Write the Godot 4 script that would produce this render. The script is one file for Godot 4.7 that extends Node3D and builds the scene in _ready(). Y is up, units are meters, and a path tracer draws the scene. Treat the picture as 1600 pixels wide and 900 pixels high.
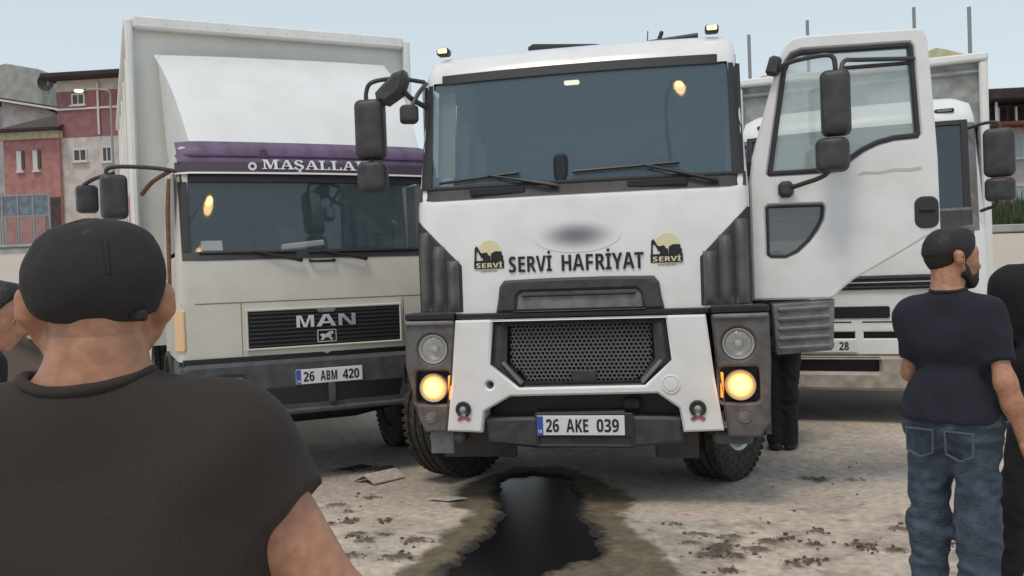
extends Node3D
# A dusty yard at dusk: three trucks side by side, onlookers, an oil spill running towards the camera.
var M := {}

func _ready() -> void:
	# camera: eye height, held slightly tilted
	var cam := Camera3D.new()
	cam.name = "camera"
	cam.fov = 36.0
	cam.near = 0.05
	cam.far = 600.0
	cam.current = true
	add_child(cam)
	var pitch := -atan(20.0 / 1385.0)
	cam.transform = Transform3D(Basis(Vector3.RIGHT, pitch) * Basis(Vector3(0, 0, 1), -0.035), Vector3(0, 1.62, 0))
	# sky and air
	var we := WorldEnvironment.new()
	we.name = "world_environment"
	var env := Environment.new()
	env.background_mode = Environment.BG_SKY
	var sm := ProceduralSkyMaterial.new()
	sm.sky_top_color = Color(0.685, 0.745, 0.795)
	sm.sky_horizon_color = Color(0.855, 0.895, 0.905)
	sm.sky_curve = 0.16
	sm.ground_bottom_color = Color(0.45, 0.42, 0.39)
	sm.ground_horizon_color = Color(0.72, 0.73, 0.72)
	sm.energy_multiplier = 1.0
	var sky := Sky.new()
	sky.sky_material = sm
	env.sky = sky
	env.tonemap_mode = Environment.TONE_MAPPER_LINEAR
	env.tonemap_exposure = 1.2
	env.sdfgi_enabled = true
	env.ssao_enabled = true
	env.ssil_enabled = true
	we.environment = env
	add_child(we)
	# the last daylight, very soft, from behind the camera and above its left shoulder
	var sun := DirectionalLight3D.new()
	sun.name = "sun"
	sun.light_energy = 0.42
	sun.light_color = Color(1.0, 0.95, 0.88)
	sun.light_angular_distance = 18.0
	sun.shadow_enabled = true
	add_child(sun)
	sun.rotation_degrees = Vector3(-62, -28, 0)
	materials()
	setting()
	centre_truck()
	box_truck()
	far_truck()
	people()
	small_things()

func materials() -> void:
	var dust := noise_tex(3, 0.006, Color(0.972, 0.968, 0.96), Color(1, 1, 1), 5, 512, [0.2, 0.65])
	var dust2 := noise_tex(5, 0.010, Color(0.84, 0.825, 0.80), Color(1, 1, 1), 5, 512, [0.2, 0.7])
	var dust3 := noise_tex(7, 0.012, Color(0.90, 0.89, 0.875), Color(1, 1, 1), 5, 512, [0.2, 0.7])
	var weave := noise_tex(8, 0.09, Color(0.78, 0.78, 0.78), Color(1, 1, 1), 3, 256, [0.2, 0.8])
	var weave_n := noise_tex(9, 0.12, Color.BLACK, Color.WHITE, 3, 256, [0, 1], true)
	var grain_n := noise_tex(10, 0.05, Color.BLACK, Color.WHITE, 4, 256, [0, 1], true)
	M.white = grimy(mat(lin(0.80, 0.80, 0.82), 0.28), dust, 0.9)
	M.white.clearcoat_enabled = true
	M.white.clearcoat = 0.4
	M.white.clearcoat_roughness = 0.12
	M.white2 = grimy(mat(lin(0.80, 0.82, 0.83), 0.32), dust, 0.8)
	M.cream = grimy(mat(lin(0.61, 0.59, 0.54), 0.35), dust, 0.7)
	M.box_white = grimy(mat(lin(0.76, 0.76, 0.73), 0.55), dust, 0.5)
	M.box_trim = grimy(mat(lin(0.78, 0.78, 0.77), 0.4), dust, 0.8)
	M.fairing = grimy(mat(lin(0.76, 0.77, 0.78), 0.35), dust, 0.6)
	M.body_grey = grimy(mat(lin(0.36, 0.37, 0.37), 0.7), dust2, 0.7)
	M.plastic = grimy(mat(lin(0.055, 0.055, 0.062), 0.5), dust2, 1.6)
	M.plastic_dusty = grimy(mat(lin(0.125, 0.12, 0.125), 0.6), dust2, 1.3)
	M.plastic_grey = grimy(mat(lin(0.21, 0.21, 0.23), 0.55), dust2, 1.4)
	M.bumper_grey = grimy(mat(lin(0.075, 0.08, 0.092), 0.6), dust2, 1.1)
	M.bumper_tan = grimy(mat(lin(0.44, 0.40, 0.36), 0.6), dust2, 0.9)
	M.mesh_grey = mat(lin(0.20, 0.20, 0.21), 0.5)
	M.gasket = mat(lin(0.028, 0.028, 0.033), 0.5)
	M.black = mat(lin(0.012, 0.012, 0.014), 0.45)
	M.grille_black = mat(lin(0.014, 0.014, 0.016), 0.9)
	M.seam = mat(lin(0.16, 0.15, 0.13), 0.7)
	M.dash = grimy(mat(lin(0.2, 0.2, 0.2), 0.75), dust2, 2.0)
	M.seat = mat(lin(0.09, 0.095, 0.11), 0.9)
	M.lining = mat(lin(0.15, 0.155, 0.16), 0.9)
	M.rubber = grimy(mat(lin(0.052, 0.049, 0.048), 0.9), noise_tex(6, 0.02, Color(0.5, 0.48, 0.46), Color(1.0, 0.98, 0.95), 5, 512, [0.2, 0.75]), 1.5)
	M.rim = mat(lin(0.42, 0.42, 0.42), 0.4, 0.6)
	M.iron = grimy(mat(lin(0.05, 0.047, 0.045), 0.7, 0.3), dust2, 1.5)
	M.chrome = mat(lin(0.62, 0.63, 0.65), 0.25, 0.7)
	M.silver = mat(lin(0.8, 0.82, 0.85), 0.03, 1.0)
	M.rust = grimy(mat(lin(0.20, 0.10, 0.07), 0.8), dust2, 3.0)
	M.windshield = glass(lin(0.12, 0.205, 0.28), 0.40)
	M.windshield2 = glass(lin(0.10, 0.145, 0.18), 0.32)
	M.windshield3 = glass(lin(0.035, 0.052, 0.07), 0.6)
	M.pane = glass(lin(0.55, 0.66, 0.66), 0.36)
	M.pane_dark = glass(lin(0.05, 0.065, 0.075), 0.7)
	M.lamp_glass = glass(lin(0.75, 0.78, 0.8), 0.25)
	M.amber_core = glow(Color(1.0, 0.84, 0.50), 1.35, lin(0.8, 0.6, 0.3))
	M.amber_rib = glow(Color(0.95, 0.62, 0.26), 0.9, lin(0.8, 0.5, 0.2))
	M.amber_lit = glow(Color(1.0, 0.66, 0.26), 1.0, lin(0.8, 0.6, 0.3))
	M.amber_side = glow(Color(1.0, 0.62, 0.25), 0.75, lin(0.8, 0.4, 0.1))
	M.amber_white = glow(Color(1.0, 0.88, 0.62), 1.3, lin(0.8, 0.7, 0.4))
	M.dome_light = glow(Color(1.0, 0.98, 0.85), 1.2, lin(0.8, 0.8, 0.7))
	M.amber_pale = mat(lin(0.75, 0.50, 0.30), 0.2)
	M.street_glow = glow(Color(1.0, 0.80, 0.45), 40.0, lin(0.8, 0.7, 0.4))
	M.wall_glow = glow(Color(1.0, 0.88, 0.66), 1.6, lin(0.8, 0.7, 0.4))
	M.plate = mat(lin(0.74, 0.74, 0.76), 0.35)
	M.plate_blue = mat(lin(0.04, 0.09, 0.42), 0.4)
	M.curtain = grimy(mat(lin(0.42, 0.50, 0.45), 0.9), weave, 4.0)
	M.curtain_dark = mat(lin(0.10, 0.13, 0.12), 0.9)
	M.paper = mat(lin(0.66, 0.67, 0.68), 0.8)
	M.sticker = mat(lin(0.55, 0.53, 0.47), 0.7)
	M.sun_yellow = mat(lin(0.74, 0.68, 0.45), 0.5)
	M.olive = mat(lin(0.35, 0.32, 0.16), 0.6)
	M.red_faded = grimy(mat(lin(0.45, 0.16, 0.18), 0.7), dust2, 2.0)
	M.purple = grimy(mat(lin(0.15, 0.095, 0.185), 0.55), dust2, 1.2)
	M.purple_dark = mat(lin(0.09, 0.05, 0.13), 0.6)
	M.visor_dark = mat(lin(0.075, 0.05, 0.075), 0.3)
	M.strip_white = mat(lin(0.8, 0.8, 0.82), 0.5)
	M.tarp = grimy(mat(lin(0.42, 0.40, 0.25), 0.9), dust2, 1.5)
	M.skin = grimy(mat(lin(0.47, 0.245, 0.155), 0.5), noise_tex(12, 0.03, Color(0.88, 0.84, 0.82), Color(1, 1, 1), 4, 256, [0.2, 0.8]), 5.0)
	M.skin.subsurf_scatter_enabled = true
	M.skin.subsurf_scatter_strength = 0.12
	bumpy(M.skin, weave_n, 0.12)
	M.eye = mat(lin(0.7, 0.68, 0.65), 0.15)
	M.hair = grimy(mat(lin(0.012, 0.010, 0.010), 0.6), weave, 12.0)
	M.shirt_black = bumpy(grimy(mat(lin(0.040, 0.031, 0.028), 0.95), weave, 14.0), weave_n, 0.2)
	M.shirt_navy = bumpy(grimy(mat(lin(0.017, 0.019, 0.033), 0.95), weave, 14.0), weave_n, 0.2)
	M.shirt_coal = bumpy(grimy(mat(lin(0.014, 0.014, 0.019), 0.95), weave, 14.0), weave_n, 0.2)
	for k in ["shirt_black", "shirt_navy", "shirt_coal"]:
		M[k].rim_enabled = true
		M[k].rim = 0.04
		M[k].rim_tint = 0.6
	M.cap = bumpy(grimy(mat(lin(0.026, 0.022, 0.023), 0.9), weave, 14.0), weave_n, 0.3)
	M.denim = bumpy(grimy(mat(lin(0.067, 0.091, 0.130), 0.9), noise_tex(14, 0.012, Color(0.74, 0.76, 0.78), Color(1.0, 1.0, 1.0), 5, 512, [0.25, 0.75]), 2.2), weave_n, 0.6)
	M.denim_thread = mat(lin(0.085, 0.105, 0.135), 0.9)
	M.trousers_black = bumpy(grimy(mat(lin(0.015, 0.015, 0.018), 0.9), weave, 5.0), weave_n, 0.5)
	M.shoe = mat(lin(0.03, 0.028, 0.028), 0.6)
	M.shoe_tan = mat(lin(0.12, 0.08, 0.06), 0.7)
	# badge: a grey oval that fades out into the paint
	var im := Image.create(128, 64, false, Image.FORMAT_RGB8)
	for y in 64:
		for x in 128:
			var d := Vector2((x - 63.5) / 64.0, (y - 31.5) / 32.0).length()
			var k := smoothstep(0.05, 1.0, d)
			im.set_pixel(x, y, lin(0.19, 0.195, 0.235).lerp(lin(0.78, 0.78, 0.80), k))
	M.badge = mat(Color.WHITE, 0.5)
	M.badge.albedo_texture = ImageTexture.create_from_image(im)
	# ground
	M.ground = bumpy(grimy(mat(Color.WHITE, 0.95), noise_tex(20, 0.02, Color(0.87, 0.865, 0.85), Color(1, 1, 1), 6, 1024, [0.2, 0.75]), 0.6, true), noise_tex(21, 0.03, Color.BLACK, Color.WHITE, 5, 512, [0, 1], true), 0.22)
	M.ground.vertex_color_use_as_albedo = true
	M.oil = mat(lin(0.006, 0.006, 0.008), 0.28)
	M.oil.metallic_specular = 0.3
	M.clod = grimy(mat(lin(0.13, 0.105, 0.085), 0.95), dust2, 8.0)
	M.board = grimy(mat(lin(0.52, 0.47, 0.43), 0.8), dust2, 3.0)
	M.scrap_dark = mat(lin(0.03, 0.026, 0.025), 0.8)
	# houses
	M.pink = grimy(mat(lin(0.44, 0.21, 0.20), 0.9), dust3, 0.25)
	M.mauve = grimy(mat(lin(0.28, 0.13, 0.155), 0.9), dust3, 0.25)
	M.plaster = grimy(mat(lin(0.58, 0.53, 0.52), 0.9), dust3, 0.2)
	M.plaster_grey = grimy(mat(lin(0.40, 0.42, 0.44), 0.9), dust3, 0.2)
	M.concrete = grimy(mat(lin(0.36, 0.37, 0.36), 0.9), dust3, 0.15)
	M.cornice = grimy(mat(lin(0.55, 0.50, 0.38), 0.9), dust3, 0.3)
	M.roof_brown = grimy(mat(lin(0.085, 0.06, 0.06), 0.9), dust2, 0.4)
	M.roof_dark = grimy(mat(lin(0.05, 0.035, 0.04), 0.9), dust2, 0.4)
	M.frame = mat(lin(0.6, 0.58, 0.56), 0.6)
	M.pane_far = mat(lin(0.06, 0.05, 0.055), 0.15)
	M.pane_light = mat(lin(0.35, 0.42, 0.46), 0.1)
	M.ochre = grimy(mat(lin(0.50, 0.34, 0.20), 0.9), dust3, 0.3)
	M.brick_red = grimy(mat(lin(0.32, 0.12, 0.09), 0.9), dust2, 0.5)
	M.fence_blue = grimy(mat(lin(0.17, 0.22, 0.28), 0.6), dust2, 0.6)
	M.leaf = mat(lin(0.06, 0.085, 0.04), 0.8)
	M.leaf.backlight_enabled = true
	M.leaf.backlight = Color(0.15, 0.2, 0.08)
	M.bark = grimy(mat(lin(0.07, 0.055, 0.045), 0.95), dust2, 2.0)
	M.galvanised = mat(lin(0.3, 0.3, 0.31), 0.5, 0.5)
# ---------------------------------------------------------------- mesh builder
class Shape:
	var t := PackedVector3Array()          # triangle corners, counter-clockwise seen from outside
	var uv := PackedVector2Array()
	var has_uv := false
	func tri(a: Vector3, b: Vector3, c: Vector3) -> void:
		t.append(a); t.append(b); t.append(c)
	func quad(a: Vector3, b: Vector3, c: Vector3, d: Vector3) -> void:
		if a.distance_squared_to(c) <= b.distance_squared_to(d):
			tri(a, b, c); tri(a, c, d)
		else:
			tri(a, b, d); tri(b, c, d)
	func quad_uv(a: Vector3, b: Vector3, c: Vector3, d: Vector3) -> void:
		tri(a, b, c); tri(a, c, d)
		has_uv = true
		uv.append_array(PackedVector2Array([Vector2(0, 1), Vector2(1, 1), Vector2(1, 0), Vector2(0, 1), Vector2(1, 0), Vector2(0, 0)]))
	# a box with chamfered edges
	func box(c: Vector3, size: Vector3, bev := 0.0, turn := Basis.IDENTITY) -> void:
		var h := size * 0.5
		bev = minf(bev, minf(h.x, minf(h.y, h.z)) * 0.95)
		var P := {}
		for sx in [-1, 1]:
			for sy in [-1, 1]:
				for sz in [-1, 1]:
					for a in 3:
						var p := Vector3(sx * (h.x - bev), sy * (h.y - bev), sz * (h.z - bev))
						p[a] = [sx * h.x, sy * h.y, sz * h.z][a]
						P[[sx, sy, sz, a]] = c + turn * p
		for a in 3:
			var b := (a + 1) % 3
			var d := (a + 2) % 3
			for s in [-1, 1]:
				var q := []
				for k in [[-1, -1], [1, -1], [1, 1], [-1, 1]]:
					var key := [0, 0, 0, a]
					key[a] = s; key[b] = k[0]; key[d] = k[1]
					q.append(P[key])
				if s > 0: quad(q[0], q[1], q[2], q[3])
				else: quad(q[3], q[2], q[1], q[0])
			if bev > 0.0:
				for s1 in [-1, 1]:
					for s2 in [-1, 1]:
						var q := []
						for k in [[-1, b], [1, b], [1, d], [-1, d]]:
							var key := [0, 0, 0, k[1]]
							key[a] = k[0]; key[b] = s1; key[d] = s2
							q.append(P[key])
						if s1 * s2 > 0: quad(q[3], q[2], q[1], q[0])
						else: quad(q[0], q[1], q[2], q[3])
		if bev > 0.0:
			for sx in [-1, 1]:
				for sy in [-1, 1]:
					for sz in [-1, 1]:
						if sx * sy * sz > 0: tri(P[[sx, sy, sz, 0]], P[[sx, sy, sz, 1]], P[[sx, sy, sz, 2]])
						else: tri(P[[sx, sy, sz, 2]], P[[sx, sy, sz, 1]], P[[sx, sy, sz, 0]])
	# rows of points; closed joins the last column to the first
	func grid(rows: Array, closed := false, flip := false) -> void:
		for i in rows.size() - 1:
			var a: Array = rows[i]
			var b: Array = rows[i + 1]
			var n := a.size()
			for j in (n if closed else n - 1):
				var k := (j + 1) % n
				if flip: quad(a[j], b[j], b[k], a[k])
				else: quad(a[j], a[k], b[k], b[j])
	func fan(ring: Array, flip := false) -> void:
		var c := Vector3.ZERO
		for p in ring: c += p
		c /= ring.size()
		for j in ring.size():
			if flip: tri(c, ring[(j + 1) % ring.size()], ring[j])
			else: tri(c, ring[j], ring[(j + 1) % ring.size()])
	func tube(path: Array, radii, sides := 8, caps := true) -> void:
		var rows := []
		var up := Vector3.UP
		for i in path.size():
			var d: Vector3 = (path[mini(i + 1, path.size() - 1)] - path[maxi(i - 1, 0)]).normalized()
			if i == 0 and absf(d.y) > 0.9: up = Vector3.RIGHT
			var x := up.cross(d).normalized()
			if x.length() < 0.1: x = Vector3.RIGHT.cross(d).normalized()
			up = d.cross(x).normalized()
			var r: float = radii if radii is float else radii[i]
			var ring := []
			for j in sides:
				var w := TAU * j / sides
				ring.append(path[i] + (x * cos(w) + up * sin(w)) * r)
			rows.append(ring)
		grid(rows, true)
		if caps:
			fan(rows[0], true); fan(rows[-1])
	# profile of (radius, height) round the y axis of xf
	func lathe(profile: Array, sides: int, xf := Transform3D.IDENTITY) -> void:
		var rows := []
		for p in profile:
			var ring := []
			for j in sides:
				var w := TAU * j / sides
				ring.append(xf * Vector3(p.x * cos(w), p.y, -p.x * sin(w)))
			rows.append(ring)
		grid(rows, true)
	# a flat plate cut to an outline with holes, between depths z0 (back) and z1 (front), front edges chamfered
	func plate(outer: PackedVector2Array, holes: Array, z0: float, z1: float, chamfer := 0.0, xf := Transform3D.IDENTITY) -> void:
		if Geometry2D.is_polygon_clockwise(outer):
			outer = outer.duplicate(); outer.reverse()
		var hs := []
		for h in holes:
			var c: PackedVector2Array = h.duplicate()
			if not Geometry2D.is_polygon_clockwise(c): c.reverse()
			hs.append(c)
		var tops := [inset(outer, chamfer)]
		var tophole := []
		for h in hs: tophole.append(inset(h, chamfer))
		cap(tops[0], tophole, z1, xf, true)
		cap(outer, hs, z0, xf, false)
		var loops := [outer] + hs
		var toploops := tops + tophole
		for k in loops.size():
			var l: PackedVector2Array = loops[k]
			var m: PackedVector2Array = toploops[k]
			for i in l.size():
				var j := (i + 1) % l.size()
				var a := xf * Vector3(l[i].x, l[i].y, z0)
				var b := xf * Vector3(l[j].x, l[j].y, z0)
				var c := xf * Vector3(l[j].x, l[j].y, z1 - chamfer)
				var d := xf * Vector3(l[i].x, l[i].y, z1 - chamfer)
				quad(a, b, c, d)
				if chamfer > 0.0:
					quad(d, c, xf * Vector3(m[j].x, m[j].y, z1), xf * Vector3(m[i].x, m[i].y, z1))
	func inset(l: PackedVector2Array, w: float) -> PackedVector2Array:
		if w <= 0.0: return l
		var o := PackedVector2Array()
		for i in l.size():
			var p := l[i]
			var d1 := (p - l[(i + l.size() - 1) % l.size()]).normalized()
			var d2 := (l[(i + 1) % l.size()] - p).normalized()
			var n1 := Vector2(-d1.y, d1.x)
			var n2 := Vector2(-d2.y, d2.x)
			var n := (n1 + n2).normalized()
			o.append(p + n * w / maxf(0.4, n.dot(n1)))
		return o
	func cap(outer: PackedVector2Array, holes: Array, z: float, xf: Transform3D, front: bool) -> void:
		var pieces := [outer]
		for h in holes:
			var c := Vector2.ZERO
			for p in h: c += p
			c /= h.size()
			var next := []
			for piece in pieces:
				for side in [-1.0, 1.0]:
					var half := PackedVector2Array([Vector2(c.x, -99), Vector2(c.x + side * 99, -99), Vector2(c.x + side * 99, 99), Vector2(c.x, 99)])
					for q in Geometry2D.intersect_polygons(piece, half):
						for r in Geometry2D.clip_polygons(q, h):
							if not Geometry2D.is_polygon_clockwise(r): next.append(r)
			pieces = next
		for piece in pieces:
			var ix := Geometry2D.triangulate_polygon(piece)
			for i in range(0, ix.size(), 3):
				var a: Vector2 = piece[ix[i]]
				var b: Vector2 = piece[ix[i + 1]]
				var c: Vector2 = piece[ix[i + 2]]
				if ((b - a).cross(c - a) > 0.0) != front:
					var s := b; b = c; c = s
				tri(xf * Vector3(a.x, a.y, z), xf * Vector3(b.x, b.y, z), xf * Vector3(c.x, c.y, z))
	func add(o: Shape, xf: Transform3D) -> void:
		for p in o.t: t.append(xf * p)
	# normals are averaged at shared corners where faces meet at less than the crease angle
	func mesh(crease := 40.0) -> ArrayMesh:
		var n := t.size()
		var fn := PackedVector3Array()
		fn.resize(n / 3)
		var at := {}
		for i in range(0, n, 3):
			var c := (t[i + 1] - t[i]).cross(t[i + 2] - t[i])
			fn[i / 3] = c
			if crease > 0.0:
				for k in 3:
					var key := Vector3i((t[i + k] * 20000.0).round())
					if at.has(key): at[key].append(i / 3)
					else: at[key] = [i / 3]
		var nn := PackedVector3Array()
		nn.resize(n)
		var cs := cos(deg_to_rad(crease))
		for i in n:
			var f := fn[i / 3]
			var fl := f.normalized()
			if crease > 0.0:
				var s := Vector3.ZERO
				for o in at[Vector3i((t[i] * 20000.0).round())]:
					if fn[o].normalized().dot(fl) > cs: s += fn[o]
				nn[i] = s.normalized() if s.length() > 0.0 else Vector3.UP
			else:
				nn[i] = fl
		var v := PackedVector3Array()
		v.resize(n)
		var no := PackedVector3Array()
		no.resize(n)
		var u := PackedVector2Array()
		if has_uv: u.resize(n)
		for i in range(0, n, 3):
			for k in 3:
				var s: int = i + [0, 2, 1][k]
				v[i + k] = t[s]; no[i + k] = nn[s]
				if has_uv: u[i + k] = uv[s]
		var arr := []
		arr.resize(Mesh.ARRAY_MAX)
		arr[Mesh.ARRAY_VERTEX] = v
		arr[Mesh.ARRAY_NORMAL] = no
		if has_uv: arr[Mesh.ARRAY_TEX_UV] = u
		var m := ArrayMesh.new()
		m.add_surface_from_arrays(Mesh.PRIMITIVE_TRIANGLES, arr)
		return m

func V2(a: Array) -> PackedVector2Array:
	var o := PackedVector2Array()
	for i in range(0, a.size(), 2): o.append(Vector2(a[i], a[i + 1]))
	return o

func rounded(x0: float, y0: float, x1: float, y1: float, r: float, n := 3) -> PackedVector2Array:
	var o := PackedVector2Array()
	for c in [[x1 - r, y1 - r, 0.0], [x0 + r, y1 - r, PI / 2], [x0 + r, y0 + r, PI], [x1 - r, y0 + r, PI * 1.5]]:
		for i in n + 1:
			var w: float = c[2] + PI / 2 * i / n
			o.append(Vector2(c[0] + cos(w) * r, c[1] + sin(w) * r))
	return o

func disc(x: float, y: float, r: float, n := 16) -> PackedVector2Array:
	var o := PackedVector2Array()
	for i in n: o.append(Vector2(x + cos(TAU * i / n) * r, y + sin(TAU * i / n) * r))
	return o

# ---------------------------------------------------------------- naming
func part(called: String, s, m: Material, parent: Node = self, at := Transform3D.IDENTITY, crease := 40.0) -> MeshInstance3D:
	var o := MeshInstance3D.new()
	o.name = called
	o.mesh = s.mesh(crease) if s is Shape else s
	o.material_override = m
	o.transform = at
	if parent == self: o.name = numbered(called)
	parent.add_child(o, true)
	rename(o, called, parent)
	return o

func rename(o: Node, called: String, parent: Node) -> void:
	var key := [parent.get_instance_id(), called]
	var k: int = used.get(key, 0)
	used[key] = k + 1
	if k and parent != self: o.name = "%s_%03d" % [called, k]

var used := {}
var taken := {}
func numbered(called: String) -> String:
	var k: int = taken.get(called, 0)
	taken[called] = k + 1
	return called if k == 0 else "%s_%03d" % [called, k]

func tag(o: Node, label: String, category: String, group := "") -> Node:
	o.set_meta("label", label)
	o.set_meta("category", category)
	if group: o.set_meta("group", group)
	return o

func thing(called: String, label: String, category: String, at := Vector3.ZERO, turn := 0.0, group := "") -> Node3D:
	var o := Node3D.new()
	o.name = numbered(called)
	add_child(o)
	o.position = at
	o.rotation.y = turn
	tag(o, label, category, group)
	return o

func boxed(c: Vector3, size: Vector3, bev := 0.0, turn := Basis.IDENTITY) -> Shape:
	var s := Shape.new()
	s.box(c, size, bev, turn)
	return s

func plated(outer: PackedVector2Array, holes: Array, z0: float, z1: float, ch := 0.0, xf := Transform3D.IDENTITY) -> Shape:
	var s := Shape.new()
	s.plate(outer, holes, z0, z1, ch, xf)
	return s

func tubed(path: Array, r, sides := 8) -> Shape:
	var s := Shape.new()
	s.tube(path, r, sides)
	return s

func lathed(profile: Array, sides: int, xf := Transform3D.IDENTITY) -> Shape:
	var s := Shape.new()
	s.lathe(profile, sides, xf)
	return s

# a smooth curve through points
func curve(pts: Array, n := 6) -> Array:
	var o := []
	for i in pts.size() - 1:
		var p0: Vector3 = pts[maxi(i - 1, 0)]
		var p3: Vector3 = pts[mini(i + 2, pts.size() - 1)]
		for k in n: o.append(pts[i].cubic_interpolate(pts[i + 1], p0, p3, float(k) / n))
	o.append(pts[-1])
	return o

const FACING := Basis(Vector3(1, 0, 0), Vector3(0, 0, 1), Vector3(0, -1, 0))   # a lathe's axis (y) turned to +z

func lettering(text: String, w: float, h: float, at: Vector3, m: Material, parent: Node, font := "Droid Sans", weight := 700, depth := 0.003, called := "lettering", basis := Basis.IDENTITY) -> MeshInstance3D:
	var f := SystemFont.new()
	f.font_names = PackedStringArray([font])
	f.font_weight = weight
	var t := TextMesh.new()
	t.font = f
	t.text = text
	t.font_size = 64
	t.pixel_size = 0.01
	t.depth = 0.05
	t.curve_step = 2.0
	var b := t.get_aabb()
	var s := Vector3(w / b.size.x, h / b.size.y, depth / 0.05)
	var c := b.get_center()
	return part(called, t, m, parent, Transform3D(basis * Basis.from_scale(s), at - basis * Vector3(c.x * s.x, c.y * s.y, 0)))

# ---------------------------------------------------------------- materials
var noises := {}
func noise_tex(seed_: int, freq: float, lo: Color, hi: Color, octaves := 4, size := 512, stops := [0.0, 1.0], bumpy := false) -> NoiseTexture2D:
	var key := [seed_, freq, lo, hi, octaves, size, stops, bumpy]
	if noises.has(key): return noises[key]
	var n := FastNoiseLite.new()
	n.seed = seed_
	n.frequency = freq
	n.fractal_octaves = octaves
	n.noise_type = FastNoiseLite.TYPE_SIMPLEX_SMOOTH
	var t := NoiseTexture2D.new()
	t.width = size; t.height = size
	t.seamless = true
	t.noise = n
	if bumpy:
		t.as_normal_map = true
		t.bump_strength = 4.0
	else:
		var g := Gradient.new()
		g.offsets = PackedFloat32Array(stops)
		g.colors = PackedColorArray([lo, hi])
		t.color_ramp = g
	noises[key] = t
	return t

func lin(r: float, g: float, b: float) -> Color:
	return Color(r, g, b).linear_to_srgb()

func mat(c: Color, rough := 0.7, metal := 0.0) -> StandardMaterial3D:
	var m := StandardMaterial3D.new()
	m.albedo_color = c
	m.roughness = rough
	m.metallic = metal
	m.cull_mode = BaseMaterial3D.CULL_DISABLED
	return m

# colour broken up by a noise (grime, wear, weave): tiles every 1/scale metres
func grimy(m: StandardMaterial3D, tex: Texture2D, scale: float, world := false) -> StandardMaterial3D:
	m.albedo_texture = tex
	m.uv1_triplanar = true
	m.uv1_world_triplanar = world
	m.uv1_scale = Vector3.ONE * scale
	return m

func bumpy(m: StandardMaterial3D, tex: Texture2D, strength := 0.5) -> StandardMaterial3D:
	m.normal_enabled = true
	m.normal_texture = tex
	m.normal_scale = strength
	return m

func glass(c: Color, a: float) -> StandardMaterial3D:
	var m := mat(Color(c.r, c.g, c.b, a), 0.03)
	m.transparency = BaseMaterial3D.TRANSPARENCY_ALPHA
	m.metallic_specular = 0.7
	m.clearcoat_enabled = true
	m.clearcoat = 1.0
	m.clearcoat_roughness = 0.02
	return m

func glow(c: Color, e: float, under := Color.BLACK) -> StandardMaterial3D:
	var m := mat(c if under == Color.BLACK else under, 0.3)
	m.emission_enabled = true
	m.emission = c
	m.emission_energy_multiplier = e
	return m
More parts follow.
